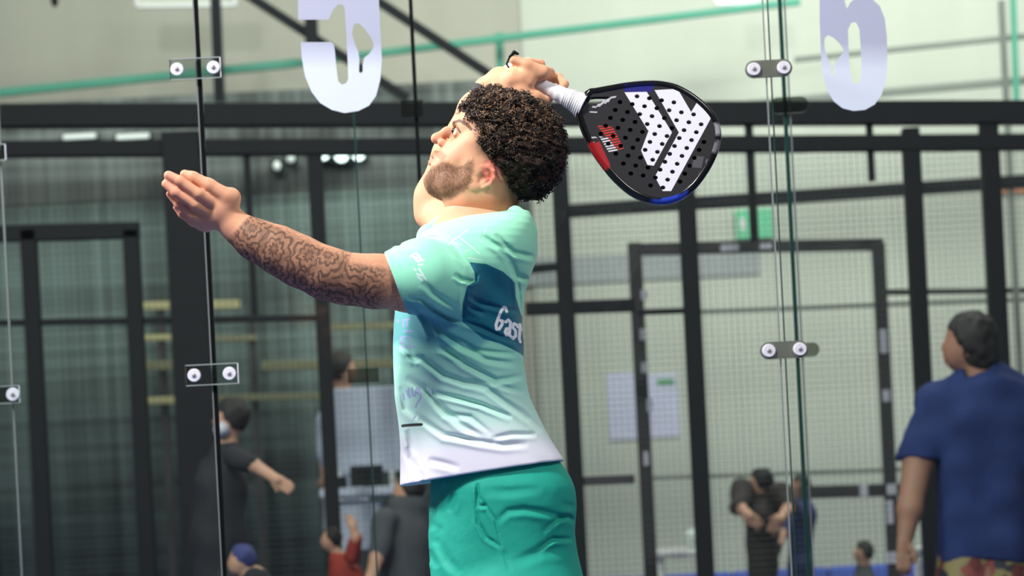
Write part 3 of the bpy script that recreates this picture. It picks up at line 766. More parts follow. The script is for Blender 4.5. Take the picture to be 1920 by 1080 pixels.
bg_person('dark haired person standing behind the white display board', Dp, (641, 692), 30, [(642, 745, 26), (645, 790, 44), (648, 860, 46), (650, 1000, 42)],
          [[(612, 790, .0, 14), (606, 850, .0, 11), (612, 900, -.05, 9)]],
          [[(640, 1000, .06, 24), (640, 1200, .06, 18), (640, f0 - 18, .06, 12)], [(662, 1000, -.06, 24), (662, 1200, -.06, 18), (662, f0 - 18, -.06, 12)]], M_board, M_greycl, facing=1)
Dp = 11.0; f0 = zf(Dp)
bg_person('person in dark grey bent forward just left of the player', Dp, (765, 915), 30, [(762, 955, 36), (755, 1010, 50), (760, 1120, 50)],
          [[(722, 975, -.1, 18), (708, 1040, -.14, 14), (690, 1100, -.2, 10)]],
          [[(745, 1130, .06, 28), (750, 1300, .06, 22), (748, f0 - 20, .06, 14)], [(775, 1130, -.06, 28), (778, 1300, -.06, 22), (776, f0 - 20, -.06, 14)]], M_greycl, M_blackcl, facing=-1)
Dp = 9.9; f0 = zf(Dp)
bg_person('person in a navy cap and dark top low at the bottom edge', Dp, (452, 1050), 27, [(480, 1085, 30), (492, 1130, 44), (495, 1220, 46)],
          [[(455, 1120, -.1, 15), (440, 1180, -.14, 12), (430, 1215, -.2, 9)]],
          [[(480, 1220, .06, 26), (478, 1350, .06, 20), (476, f0 - 20, .06, 14)], [(508, 1220, -.06, 26), (508, 1350, -.06, 20), (508, f0 - 20, -.06, 14)]], M_blackcl, M_blackcl, facing=-1, capmat=M_navycl)
Dp = 11.25; f0 = zf(Dp)
bg_person('person in red low at the bottom edge under the desk', Dp, (620, 1010), 20, [(640, 1052, 22), (650, 1090, 32), (655, 1200, 36)],
          [[(660, 1045, -.1, 11), (668, 1010, -.14, 9), (660, 985, -.15, 7)]],
          [[(645, 1210, .06, 24), (645, 1350, .06, 18), (645, f0 - 18, .06, 12)], [(672, 1210, -.06, 24), (672, 1350, -.06, 18), (672, f0 - 18, -.06, 12)]], M_redcl, M_greycl, facing=-1)
Dp = 12.7; f0 = zf(Dp)
bg_person('person in dark brown jacket standing beyond the right glass joint, arms folded', Dp, (1425, 905), 25, [(1425, 935, 22), (1428, 965, 34), (1430, 1060, 28), (1432, 1130, 30)],
          [[(1392, 918, -.05, 17), (1384, 950, -.14, 13), (1405, 968, -.2, 9)], [(1462, 925, -.05, 17), (1482, 950, -.1, 13), (1462, 975, -.2, 9)]],
          [[(1420, 1130, .06, 24), (1420, 1250, .06, 18), (1420, f0 - 18, .06, 12)], [(1442, 1130, -.06, 24), (1444, 1250, -.06, 18), (1444, f0 - 18, -.06, 12)]], M_browncl, M_browncl, facing=-1, capmat=M_black)
Dp = 13.0; f0 = zf(Dp)
bg_person('person in navy top partly hidden by the right glass joint', Dp, (1500, 912), 20, [(1503, 940, 18), (1503, 965, 24), (1500, 1060, 22), (1500, 1120, 24)],
          [[(1484, 950, -.05, 10), (1470, 1000, -.14, 8), (1462, 1022, -.2, 6)]],
          [[(1492, 1120, .06, 18), (1492, 1250, .06, 14), (1492, f0 - 18, .06, 10)], [(1508, 1120, -.06, 18), (1508, 1250, -.06, 14), (1508, f0 - 18, -.06, 10)]], M_navycl, M_browncl, facing=-1)
g = BG(13.3); g.ell((1618, 1036, 0), (12, 14, 17)); g.ell((1618, 1046, 0), (8, 9, 10)); g.chain([(1618, 1046, 0), (1620, 1068, 0)], [7, 8])
t = bg_person('small seated child figure low between gate posts', 13.3, (1618, 1035), 19, [(1620, 1068, 16), (1621, 1100, 24), (1621, 1160, 24)],
          [[(1600, 1095, -.05, 9), (1592, 1130, -.1, 7), (1600, 1155, -.15, 6)]],
          [[(1612, 1165, .04, 15), (1612, 1280, .04, 12), (1612, zf(13.3) - 16, .04, 9)], [(1630, 1165, -.04, 15), (1630, 1280, -.04, 12), (1630, zf(13.3) - 16, -.04, 9)]], M_greycl, M_blackcl, facing=-1)
t['label'] = 'small dark haired person low between the gate posts, grey top'
#==PLAYER
player = thing('person', (0, 6.0, 0), 'player in mint shirt and green shorts striking overhead with a racket', 'person')
PS = F / 5.85                   # px per metre on the near side of the body (planar map of prints)
def planar(v): return 960 + v[:, 0] * PS, 1000 - v[:, 2] * PS
PSI = math.radians(7)
def H(px, py, t=0.0):           # head frame: t = metres away from the mid-plane (negative = camera side)
    return (px + t * U * math.sin(PSI), py, (955 - px) / U * math.tan(PSI) + t * math.cos(PSI))
def head_sdf(s):
    R = frame_rot(0.9, 0.44)   # x along occiput direction
    c = H(953, 268); s.ell(c, (86, 70, 78), R, k=.0)
    Rf = frame_rot(-0.47, 0.88)  # x along the face downward
    s.ell(H(868, 300), (60, 50, 44), Rf, k=.03)
    s.ell(H(892, 235), (38, 60, 36), R, k=.03)            # forehead
    for t in (-1, 1):
        s.chain([H(860, 230, t * .010), H(864, 231, t * .028), H(878, 240, t * .048)], [6.5, 7.5, 8], .016)
        s.ell(H(884, 284, t * .050), (17, 11, 15), k=.03)  # cheek bone
        s.ell(H(868, 312, t * .034), (30, 24, 30), k=.03)
        s.chain([H(822, 342, t * .012), H(850, 352, t * .036), H(890, 345, t * .056), H(905, 318, t * .060)], [15, 17, 15, 14], .03)
        s.chain([H(905, 318, t * .060), H(900, 270, t * .062)], [16, 18], .03)
    s.ell(H(817, 339), (21, 20, 20), k=.02)
    s.ell(H(830, 316), (23, 32, 24), k=.02)
    s.chain([H(838, 350), H(880, 372)], [20, 30], .03)
    # neck
    s.chain([(925, 330, .0), (905, 380, .0), (892, 440, .0)], [58, 59, 66], .025)
    s.chain([(885, 372, -.045), (868, 425, -.02)], [9, 10], .02)    # neck muscle
    s.chain([(930, 345, -.04), (865, 420, -.035)], [12, 9], .025)
    # eye socket
    for t in (-1, 1):
        s.ell(H(856, 249, t * .031), (12, 16, 12), k=.012, op='s')
    # nose
    s.chain([H(855, 238), H(838, 247), H(819, 259)], [6, 7.5, 9], .010)
    s.ell(H(818.5, 260), (10, 10, 9.5), k=.006)
    for t in (-1, 1):
        s.ell(H(831, 268, t * .012), (9, 6.5, 8), k=.007)
        s.ell(H(823, 274, t * .007), (5, 3.0, 4.0), k=.003, op='s')
    # lips
    s.chain([H(826, 297, -.024), H(816, 290, -.008), H(815, 290, .008), H(826, 297, .024)], [3.5, 6.2, 6.2, 3.5], .006)
    s.chain([H(825, 301, -.023), H(812, 305, -.008), H(812, 305, .008), H(825, 301, .023)], [3.5, 7, 7, 3.5], .006)
    s.chain([H(828, 299, -.024), H(808, 298, -.010), H(807, 298, .010), H(828, 299, .024)], [1.2, 1.3, 1.3, 1.2], .004, 's')
    s.chain([H(808, 317, -.014), H(806, 317, .014)], [4.5, 4.5], .010, 's')
    # lids
    for t in (-1, 1):
        s.ell(H(865, 250, t * .031), (13, 13.5, 13), k=.004)
        s.ell(H(853, 247, t * .0315), (8, 13, 3.3), frame_rot(1, .30), k=.003, op='s')
        s.ell(H(865, 250, t * .031), (11.6, 11.6, 11.6), k=.002, op='s')
    # ears
    Re = np.stack([np.array([37, 0, 35]) / 50.9, np.array([0.0, 1.0, 0.0]), np.array([-35, 0, 37]) / 50.9], 1)
    for t in (-1, 1):
        T = t * .074
        s.ell(H(914, 334, T), (24, 5, 15), Re, k=.010)
        s.ell(H(911, 335, T - .012 if t < 0 else T + .012), (13, 7.5, 8.5), Re, k=.006, op='s')
        T2 = t * .080
        hx = [(905, 328), (904, 319), (912, 313), (925, 313), (934, 321), (935, 334), (928, 345), (915, 352)]
        s.chain([H(x, y, T2) for x, y in hx], [3, 3, 3.4, 3.6, 3.6, 3.3, 3.2, 3.2], .004)
        s.chain([H(914, 325, t * .079), H(922, 328, t * .079), H(924, 336, t * .079), H(916, 343, t * .078)], [2.2, 2.4, 2.4, 2.2], .004)
        s.ell(H(900, 350, T2), (8.5, 4.5, 7.5), k=.006)
        s.ell(H(902, 338, T2), (4.5, 4, 6), k=.005)
def arms_sdf(s):
    # left arm (camera side), reaching forward to the left
    s.chain([(868, 520, -.14), (770, 536, -.205), (700, 529, -.235), (648, 523, -.25), (610, 512, -.255), (560, 489, -.255), (520, 468, -.255), (478, 449, -.25), (446, 428, -.245)],
            [50, 45, 44, 43, 44, 43, 40, 34, 26.5], .02)
    s.chain([(720, 512, -.235), (668, 512, -.25)], [30, 26], .02)
    # hand: palm
    s.chain([(446, 428, -.245), (420, 403, -.245)], [26, 27], .014)
    s.chain([(418, 388, -.252), (398, 402, -.24), (382, 414, -.228)], [24, 22, 19], .016)
    s.ell((432, 372, -.262), (19, 17, 20), frame_rot(1, .5), k=.012)
    # fingers (index .. little), thumb behind the index
    s.chain([(424, 368, -.268), (392, 348, -.272), (362, 333, -.27), (346, 327, -.266)], [15, 12.5, 10.5, 8.5], .006)          # thumb / index side
    s.chain([(408, 386, -.262), (372, 364, -.285), (338, 340, -.288), (316, 329, -.28)], [11.5, 10.2, 9.4, 8.6], .004)
    s.chain([(402, 402, -.25), (366, 384, -.278), (330, 361, -.285), (311, 345, -.278)], [11, 9.8, 9.0, 8.0], .004)
    s.chain([(394, 414, -.236), (362, 403, -.262), (336, 383, -.268), (319, 364, -.262)], [10.5, 9.3, 8.5, 7.4], .004)
    s.chain([(388, 426, -.222), (362, 416, -.245), (342, 402, -.250), (331, 389, -.246)], [9.5, 8.2, 7.4, 6.4], .004)
    # right arm (far side): elbow beyond the chin, forearm up behind the head
    s.chain([(900, 455, .15), (850, 425, .24), (814, 398, .33)], [50, 46, 36], .02)
    s.chain([(814, 398, .33), (818, 370, .325), (850, 290, .28), (890, 205, .20), (912, 168, .165)], [35, 40, 38, 29, 22], .02)
    # right hand around the grip
    s.chain([(912, 166, .165), (938, 152, .145), (966, 150, .112), (990, 154, .104)], [22, 25, 22, 14], .012)
    s.chain([(940, 166, .13), (975, 174, .108), (1003, 182, .110), (1023, 187, .118)], [20, 17, 12, 8.5], .010)     # thumb along the grip
    s.chain([(955, 140, .175), (990, 128, .18), (1012, 138, .172)], [20, 19, 15], .010)                              # knuckles
    s.chain([(998, 140, .178), (1028, 138, .150), (1018, 135, .108), (988, 122, .100), (964, 112, .104)], [12, 12, 12, 11, 9], .006); s.chain([(1008, 142, .11), (985, 140, .10)], [11, 12], .01)
    s.chain([(990, 128, .178), (1012, 121, .150), (992, 118, .125), (966, 118, .118)], [11, 10, 9, 7.5], .004)
    s.chain([(1010, 150, .180), (1046, 146, .165), (1058, 158, .140), (1050, 166, .128)], [11, 9.5, 8.5, 7.5], .004)
    s.chain([(980, 165, .185), (1010, 185, .185), (1030, 186, .165)], [11, 9, 7.5], .004)
body = SDF()
body.chain([(892, 420, 0), (885, 470, 0), (872, 600, 0), (878, 760, 0), (920, 860, 0), (945, 960, 0)], [58, 80, 84, 80, 76, 80], .04)
body.chain([(870, 500, -.12), (900, 460, 0), (895, 450, .13)], [46, 56, 46], .04)
arms_sdf(body)
def footpy(x, z): # picture height at the floor
    return 1000 - ((z - CAM.z + (x - HX) / U * math.sin(ROLL)) / math.cos(ROLL)) * U
for (hx_, kx, ax_, y) in ((962, 965, 1010, -.095), (935, 915, 930, .10)):
    fz = footpy(ax_, 0.0)
    body.chain([(hx_ - 15, 980, y * .6), (hx_ - 10, 1100, y * .8), (kx, 1430, y), (ax_, fz - 90, y)], [74, 76, 52, 34], .03)
    body.chain([(kx + 14, 1500, y), (ax_ + 4, 1640, y)], [48, 36], .03)
    body.chain([(ax_, fz - 90, y), (ax_ - 20, fz - 45, y)], [34, 30], .03); body.chain([(ax_ - 20, fz - 40, y), (ax_ - 120, fz - 36, y)], [28, 22], .02)
headb = SDF(); head_sdf(headb)
ZC = B(0, 428)[2]
# the head and neck are sampled finer than the rest and meet the body inside the collar
head_sdf(body)
va, qa = body.mesh(0.0026, hi=(9, 99, ZC)) if False else (None, None)
bb = SDF(); bb.pr = body.pr
def clip_low(p): return p[:, 2] - ZC
bb.add(lambda p: np.where((np.abs(p[:, 0] - B(905, 0)[0]) < .13) & (np.abs(p[:, 1] - 6) < .105), p[:, 2] - ZC, -1.0) if False else np.full(len(p), -1.0), (-9, -9, -9), (9, 99, 9), 0, 'i')
HB_LO = np.array([B(790, 0)[0], 6 - .115, B(0, 419)[2]]); HB_HI = np.array([B(1065, 0)[0], 6 + .115, B(0, 150)[2]])
vh, qh = headb.mesh(0.0013, lo=HB_LO, smooth=1)
body2 = SDF(); body2.pr = [q_ for q_ in body.pr[:len(body.pr) - len(headb.pr)]]
body2.chain([(905, 400, .0), (892, 440, .0)], [54, 62], .03)
vb, qb = body2.mesh(0.0024, smooth=1)
me, v = to_mesh('body', [(vb, qb), (vh, qh)])
nb = len(vb); ishead = np.arange(len(v)) >= nb
px = 960 + v[:, 0] * U; pz = 1000 - v[:, 2] * U     # planar map
# colour of the skin itself
base = np.array(srgb(214, 158, 126)[:3]); colr = np.tile(base, (len(v), 1))
nz = wav(v, 10, 6, 22, 21)[:, None]; colr *= 1 + 0.05 * nz
def blend(mask, c):
    global colr
    c = np.array(srgb(*c)[:3]); m = np.clip(mask, 0, 1)[:, None]; colr = colr * (1 - m) + c * m
def blob(cx, cy, rx, ry, edge=.5, rot=0.0):
    c, s_ = math.cos(rot), math.sin(rot); dx = px - cx; dy = pz - cy
    r = np.hypot((dx * c + dy * s_) / rx, (-dx * s_ + dy * c) / ry); return sstep(1 + edge, 1 - edge, r)
hm = ishead.astype(float)
blend(hm * 0.9 * sstep(368, 392, pz + (px - 890) * .1) * sstep(830, 850, px), (180, 106, 74))       # shade under the jaw painted into the neck, reddish
blend(hm * 0.35 * blob(848, 285, 22, 16), (232, 160, 138))
blend(hm * 0.35 * blob(815, 262, 12, 12), (228, 150, 128))
blend(hm * 0.8 * blob(921, 330, 18, 22, .3), (228, 128, 110))
blend(hm * 0.5 * blob(911, 335, 9, 9, .4), (150, 70, 60))
blend(hm * 0.7 * blob(809, 299, 8, 7.5, .25), (205, 128, 115))
# beard and moustache
beard_poly = [(803, 316), (816, 312), (829, 304), (843, 309), (856, 318), (868, 316), (880, 308), (890, 306), (889, 330), (887, 352), (872, 366), (846, 378), (822, 374), (800, 362), (792, 335)]
bd = poly_sd(px, pz, beard_poly); grain = wav(v, 14, 60, 160, 5) * .5 + wav(v, 10, 20, 50, 6) * .5
bmask = hm * sstep(4, -7, bd + grain * 2.0)
blend(bmask * (0.76 + .14 * grain), (104, 72, 52))
mous = hm * sstep(5, -2, poly_sd(px, pz, [(814, 280), (826, 284), (836, 296), (830, 304), (822, 296), (812, 288)]))
blend(mous * 0.45, (110, 76, 58))
# shaved sides behind the ear
blend(hm * 0.55 * sstep(6, -8, poly_sd(px, pz, [(885, 235), (895, 300), (930, 306), (945, 345), (940, 385), (990, 390), (1070, 300), (1050, 180), (900, 165)])), (110, 82, 66))
blend(hm * 0.35 * sstep(8, -8, poly_sd(px, pz, [(925, 350), (953, 330), (965, 395), (925, 392)])), (130, 95, 76))
# brows
for pl in ([(852, 233), (862, 231), (876, 240), (884, 250)],):
    blend(hm * 0.85 * sstep(4.2, 2.0, line_d(px, pz, pl) + grain * .4), (62, 44, 36))
blend(hm * 0.8 * sstep(2.4, .8, line_d(px, pz, [(853, 240), (858, 244), (864, 254)])), (40, 28, 26))
# hands a little pinker at the finger tips
near = (~ishead) & (v[:, 1] < 5.95)
fx = 960 + v[:, 0] * F / 5.73; fz_ = 1000 - v[:, 2] * F / 5.73
blend(near * .55 * sstep(365, 320, fx), (226, 140, 122)); blend(near * sstep(470, 430, fx) * .3, (226, 160, 130))
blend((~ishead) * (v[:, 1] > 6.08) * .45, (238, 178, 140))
attr(me, 'skin', np.concatenate([np.clip(colr, 0, 1), np.ones((len(v), 1))], 1))
# arm coordinates for the tattoo
ax0 = np.array([446, 428.]); pl = [(868, 520), (770, 536), (700, 529), (648, 523), (560, 489), (478, 449), (446, 428), (420, 405)]
best = np.full(len(v), 1e9); uu = np.zeros(len(v)); vv = np.zeros(len(v)); acc = 0
for a, b_ in zip(pl[:-1], pl[1:]):
    a = np.array(a, float); b_ = np.array(b_, float); e = b_ - a; ln = np.linalg.norm(e); e /= ln
    t = np.clip((fx - a[0]) * e[0] + (fz_ - a[1]) * e[1], 0, ln); dx = fx - a[0] - t * e[0]; dy = fz_ - a[1] - t * e[1]; d_ = np.hypot(dx, dy)
    m = d_ < best; best[m] = d_[m]; uu[m] = (acc + t)[m]; vv[m] = (e[1] * dx - e[0] * dy)[m]; acc += ln
ang = np.arctan2(v[:, 1] - 5.76, vv / U)
ink = near * sstep(447, 438, uu + 0.12 * vv - 0) * sstep(-60, 0, uu)
ink = near * sstep(448, 440, uu - 0.10 * vv)
# bare skin on the inner side of the upper arm
ink *= 1 - 0.8 * sstep(22, 34, -vv) * sstep(250, 205, uu)
ink *= 1 - .55 * sstep(.80, 1.0, -vv / 42) * sstep(230, 260, uu)  # ink thinned along the forearm top, painting its lit edge
attr(me, 'ink', ink); attr(me, 'arm', np.stack([uu / 100, ang * .46, np.zeros(len(v))], 1)); attr(me, 'bare', sstep(175, 120, uu))
M_skin, nt, b = nodes('player_skin')
def A(nt, name): n = N(nt, 'ShaderNodeAttribute'); n.attribute_name = name; return n
def MA(nt, op, a, c=None, clamp=False):
    n = N(nt, 'ShaderNodeMath', operation=op); n.use_clamp = clamp
    for i, x in enumerate((a, c)):
        if x is None: continue
        if isinstance(x, (int, float)): n.inputs[i].default_value = x
        else: nt.links.new(x, n.inputs[i])
    return n.outputs[0]
def MR(nt, x, a, c, lo=0.0, hi=1.0):
    n = N(nt, 'ShaderNodeMapRange'); n.interpolation_type = 'SMOOTHSTEP'; nt.links.new(x, n.inputs[0])
    for i, q_ in zip((1, 2, 3, 4), (a, c, lo, hi)): n.inputs[i].default_value = q_
    return n.outputs[0]
def MIX(nt, f, a, c):
    n = N(nt, 'ShaderNodeMix', data_type='RGBA')
    for k_, x in (('Factor', f), ('A', a), ('B', c)):
        if isinstance(x, (int, float, tuple)): n.inputs[k_].default_value = x
        else: nt.links.new(x, n.inputs[k_])
    return n.outputs['Result']
arm = A(nt, 'arm'); sk = A(nt, 'skin'); inkA = A(nt, 'ink'); bare = A(nt, 'bare')
def voro(scale, feat='DISTANCE_TO_EDGE', vec=None, rnd=1.0):
    n = N(nt, 'ShaderNodeTexVoronoi'); n.voronoi_dimensions = '2D'; n.feature = feat; n.inputs['Scale'].default_value = scale; n.inputs['Randomness'].default_value = rnd
    nt.links.new(vec or arm.outputs['Vector'], n.inputs['Vector']); return n.outputs['Distance']
nz = N(nt, 'ShaderNodeTexNoise'); nz.inputs['Scale'].default_value = 5; nt.links.new(arm.outputs['Vector'], nz.inputs['Vector'])
mv = N(nt, 'ShaderNodeMix', data_type='VECTOR'); mv.inputs['Factor'].default_value = 0.12; nt.links.new(arm.outputs['Vector'], mv.inputs['A']); nt.links.new(nz.outputs['Color'], mv.inputs['B'])
wv = mv.outputs['Result']
e1 = MR(nt, voro(4.6, vec=wv), 0.01, 0.06, 1, 0)          # large petals
e2 = MR(nt, voro(13.0, vec=wv, rnd=.9), 0.02, 0.16, 1, 0)      # small leaves
def flower(scale, petals, freq, amp):
    n = N(nt, 'ShaderNodeTexVoronoi'); n.voronoi_dimensions = '2D'; n.inputs['Scale'].default_value = scale; n.inputs['Randomness'].default_value = .75
    nt.links.new(wv, n.inputs['Vector'])
    s_ = N(nt, 'ShaderNodeVectorMath', operation='SUBTRACT'); nt.links.new(wv, s_.inputs[0]); nt.links.new(n.outputs['Position'], s_.inputs[1])
    x_ = N(nt, 'ShaderNodeSeparateXYZ'); nt.links.new(s_.outputs[0], x_.inputs[0])
    an = MA(nt, 'ARCTAN2', x_.outputs['X'], x_.outputs['Y'])
    pt = MA(nt, 'ABSOLUTE', MA(nt, 'SINE', MA(nt, 'MULTIPLY', an, petals / 2.0)))
    r_ = MA(nt, 'SUBTRACT', MA(nt, 'MULTIPLY', n.outputs['Distance'], freq), MA(nt, 'MULTIPLY', pt, amp))
    return MR(nt, MA(nt, 'SINE', r_), -.35, .55)
rings = MA(nt, 'MAXIMUM', flower(2.3, 9.0, 26.0, 2.6), MA(nt, 'MULTIPLY', flower(6.0, 6.0, 16.0, 2.2), .6))
f2 = nz.outputs['Fac']; shade = MR(nt, f2, 0.38, 0.62, 0, 1)
small = MA(nt, 'MAXIMUM', MA(nt, 'MULTIPLY', e2, 0.35), MA(nt, 'MULTIPLY', rings, 0.92))
dens = MA(nt, 'MAXIMUM', MA(nt, 'MULTIPLY', e1, .55), MA(nt, 'MULTIPLY', small, MR(nt, bare.outputs['Fac'], 0, 1, 1, 0.25)))
wash = MA(nt, 'ADD', MA(nt, 'MULTIPLY', shade, 0.22), 0.40)
wash = MA(nt, 'MULTIPLY', wash, MR(nt, bare.outputs['Fac'], 0, 1, 1, 0.2))
tot = MA(nt, 'MULTIPLY', MA(nt, 'MAXIMUM', MA(nt, 'MULTIPLY', dens, 0.88), wash), inkA.outputs['Fac'], True)
colo = MIX(nt, tot, sk.outputs['Color'], srgb(34, 31, 34))
nt.links.new(colo, b.inputs['Base Color']); b.inputs['Roughness'].default_value = 0.6; b.inputs['Specular IOR Level'].default_value = 0.22
b.inputs['Subsurface Weight'].default_value = 0.12; b.inputs['Subsurface Radius'].default_value = (0.012, 0.005, 0.003); b.inputs['Subsurface Scale'].default_value = 0.5
bod = link_mesh('body', me, M_skin, player)

# eyes
M_eye = plain('eye_white', srgb(225, 218, 210), 0.2); M_iris = plain('dark_iris', srgb(40, 28, 22), 0.1)
for t in (-1, 1):
    c = Vector(W(B(*H(865, 250, t * .031)))[0])
    bm = bm_new(); bmesh.ops.create_uvsphere(bm, u_segments=24, v_segments=16, radius=11.9 / U, matrix=Matrix.Translation(c)); eo = bm_obj('eyeball', bm, M_eye, player, True)
    ci = Vector(W(B(*H(856.0, 245.5, t * .0308)))[0])
    bm = bm_new(); bmesh.ops.create_uvsphere(bm, u_segments=20, v_segments=12, radius=1, matrix=Matrix.Translation(ci) @ Matrix.Diagonal((6.2 / U, 6.2 / U, 6.2 / U, 1))); bm_obj('iris', bm, M_iris, eo, True)
bm = bm_new(); bmesh.ops.create_uvsphere(bm, u_segments=12, v_segments=8, radius=2.4 / U, matrix=Matrix.Translation(Vector(W(B(*H(888.5, 349, -.079)))[0])))
M_stud = plain('silver_stud', srgb(215, 215, 220), 0.15, 1.0); bm_obj('ear_stud', bm, M_stud, player, True)['label'] = 'small silver ear stud'

# ---- hair
hair_poly = [(866, 214), (865, 192), (876, 174), (896, 163), (922, 161), (950, 166), (985, 177), (1015, 192), (1040, 214), (1055, 243), (1060, 278), (1055, 312), (1043, 345), (1022, 368), (998, 379), (975, 382), (957, 388), (944, 381), (940, 360), (943, 338), (938, 316), (926, 304), (912, 303), (902, 308), (899, 290), (893, 262), (886, 244), (876, 232)]
hp = [((x - 960) / U, (1000 - y) / U) for x, y in smooth_closed(hair_poly, 4)]
hs = SDF()
R = frame_rot(0.9, 0.44)
hs.ell(H(962, 268), (102, 84, 97), R); hs.ell(H(925, 225), (62, 66, 55), R, k=.03); hs.ell(H(1000, 300), (62, 74, 72), R, k=.03)
hs.add(lambda p: poly_sd(p[:, 0] * 6.0 / p[:, 1], p[:, 2] * 6.0 / p[:, 1], hp), (-9, -9, -9), (9, 99, 9), .012, 'i')
hsd = lambda p: None
hs.post = lambda p, d: d + .0035 * wav(p, 12, 22, 45, 8) + .0022 * wav(p, 12, 60, 100, 9) + .001
vhair, qhair = hs.mesh(0.0022, smooth=0)
me, vv2 = to_mesh('hair', [(vhair, qhair)])
M_hair, nt, b = nodes('dark_curly_hair')
tc = N(nt, 'ShaderNodeTexCoord'); no = N(nt, 'ShaderNodeTexNoise'); no.inputs['Scale'].default_value = 70; nt.links.new(tc.outputs['Object'], no.inputs['Vector'])
nt.links.new(MIX(nt, no.outputs['Fac'], srgb(22, 16, 14), srgb(58, 42, 34)), b.inputs['Base Color']); b.inputs['Roughness'].default_value = 0.8; b.inputs['Specular IOR Level'].default_value = .15
hair = link_mesh('hair', me, M_hair, player)
# curls: short coiled locks rooted on the hair surface
nrm = np.zeros((len(vhair), 3)); a0, a1, a2, a3 = [vhair[qhair[:, i]] for i in range(4)]
fn = np.cross(a2 - a0, a3 - a1); ar_ = np.linalg.norm(fn, axis=1) * .5
def curls(n, rmin, rmax, thick, seed, where=None, lift=0.0):
    r = np.random.default_rng(seed); w_ = ar_.copy()
    cen = (a0 + a1 + a2 + a3) / 4
    if where is not None: w_ *= where(cen)
    idx = r.choice(len(qhair), n, p=w_ / w_.sum()); V = []; Q = []; off = 0; T = []
    SG, M_ = 13, 4
    for i in idx:
        c = cen[i]; nn = fn[i] / (np.linalg.norm(fn[i]) + 1e-9)
        d = np.array([r.normal() * .6 + .3, r.normal() * .6, r.normal() * .6 - .5]); d -= nn * (d @ nn); d /= np.linalg.norm(d); e = np.cross(nn, d)
        rad = r.uniform(rmin, rmax); turns = r.uniform(.8, 1.7); adv = rad * r.uniform(1.2, 3.0); ph = r.uniform(0, 6.28); lz = r.uniform(-.001, .0025) + lift
        tt = np.linspace(0, 1, SG); an = ph + tt * turns * 6.28
        path = c + nn * (lz + rad * .55 + rad * .55 * np.sin(an))[:, None] + d * (tt * adv * turns + rad * .5 * np.cos(an))[:, None] + e * (rad * np.cos(an) * .9)[:, None]
        tg = np.gradient(path, axis=0); tg /= np.linalg.norm(tg, axis=1)[:, None] + 1e-9
        u = np.cross(tg, nn + .01); u /= np.linalg.norm(u, axis=1)[:, None] + 1e-9; w2 = np.cross(tg, u)
        th = thick * r.uniform(.6, 1.3) * (1 - .75 * tt ** 2)
        for m in range(M_):
            a = 6.283 * m / M_; V.append(path + (u * math.cos(a) + w2 * math.sin(a)) * th[:, None])
        for m in range(M_):
            m2 = (m + 1) % M_
            k = np.arange(SG - 1); Q.append(np.stack([off + m * SG + k, off + m2 * SG + k, off + m2 * SG + k + 1, off + m * SG + k + 1], 1))
        off += SG * M_; T.append(np.full(SG * M_, r.uniform()))
    return np.concatenate(V), np.concatenate(Q), np.concatenate(T)
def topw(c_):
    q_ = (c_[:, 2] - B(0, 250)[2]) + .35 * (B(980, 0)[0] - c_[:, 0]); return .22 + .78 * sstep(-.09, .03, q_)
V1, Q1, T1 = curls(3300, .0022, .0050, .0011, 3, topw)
T1 = T1 * (.35 + .65 * topw(V1))  # curl tone raised toward the top front, mostly light painted into the colour
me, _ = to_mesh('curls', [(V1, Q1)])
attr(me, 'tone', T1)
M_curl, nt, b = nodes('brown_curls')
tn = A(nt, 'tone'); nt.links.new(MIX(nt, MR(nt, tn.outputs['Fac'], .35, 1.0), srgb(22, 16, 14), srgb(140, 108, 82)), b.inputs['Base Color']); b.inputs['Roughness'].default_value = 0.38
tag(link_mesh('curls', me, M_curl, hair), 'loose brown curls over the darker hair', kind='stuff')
# beard stubble
fa = vh[qh].mean(1); pxh = 960 + fa[:, 0] * U; pzh = 1000 - fa[:, 2] * U
fnn = np.cross(vh[qh[:, 2]] - vh[qh[:, 0]], vh[qh[:, 3]] - vh[qh[:, 1]]); arh = np.linalg.norm(fnn, axis=1)
wgt = arh * (sstep(3, -6, poly_sd(pxh, pzh, beard_poly)) + .35 * sstep(3, -1, poly_sd(pxh, pzh, [(814, 281), (826, 284), (838, 297), (831, 304), (820, 294)])))
wgt *= (fa[:, 1] > 6 - .09)
idx = rng.choice(len(qh), 6000, p=wgt / wgt.sum()); c = fa[idx]; nn = fnn[idx] / arh[idx][:, None]
dr = nn * .55 + rng.normal(size=c.shape) * .25 + np.array([.45, 0, -.5]); dr /= np.linalg.norm(dr, axis=1)[:, None]
ln = rng.uniform(.0012, .0040, len(c))[:, None]; sd_ = np.cross(dr, rng.normal(size=c.shape)); sd_ /= np.linalg.norm(sd_, axis=1)[:, None]; sd_ *= .00022
tip = c + dr * ln; V = np.stack([c - sd_, c + sd_, tip + sd_ * .4, tip - sd_ * .4], 1).reshape(-1, 3); Q = np.arange(len(V)).reshape(-1, 4)
me, _ = to_mesh('beard', [(V, Q)]); M_beard = plain('brown_beard', srgb(98, 68, 50), 0.5)
tag(link_mesh('beard', me, M_beard, player), 'short brown beard', kind='stuff')

# dark wrist band on the racket arm
wb = SDF(); wb.chain([(902, 189, .178), (915, 162, .163)], [29, 26]); 
def wcut(a, n):
    a = B(*a); n = np.array(n, float); n /= np.linalg.norm(n); return lambda p: (p - a) @ n
wb.add(wcut((902, 180, .175), (-.42, 0, -.9)), (-9, -9, -9), (9, 99, 9), .002, 'i'); wb.add(wcut((913, 165, .163), (.42, 0, .9)), (-9, -9, -9), (9, 99, 9), .002, 'i')
vw, qw = wb.mesh(.0025); me, _ = to_mesh('wrist_band', [(vw, qw)]); link_mesh('wrist_band', me, plain('dark_grey_band', srgb(60, 60, 64), .8), player)

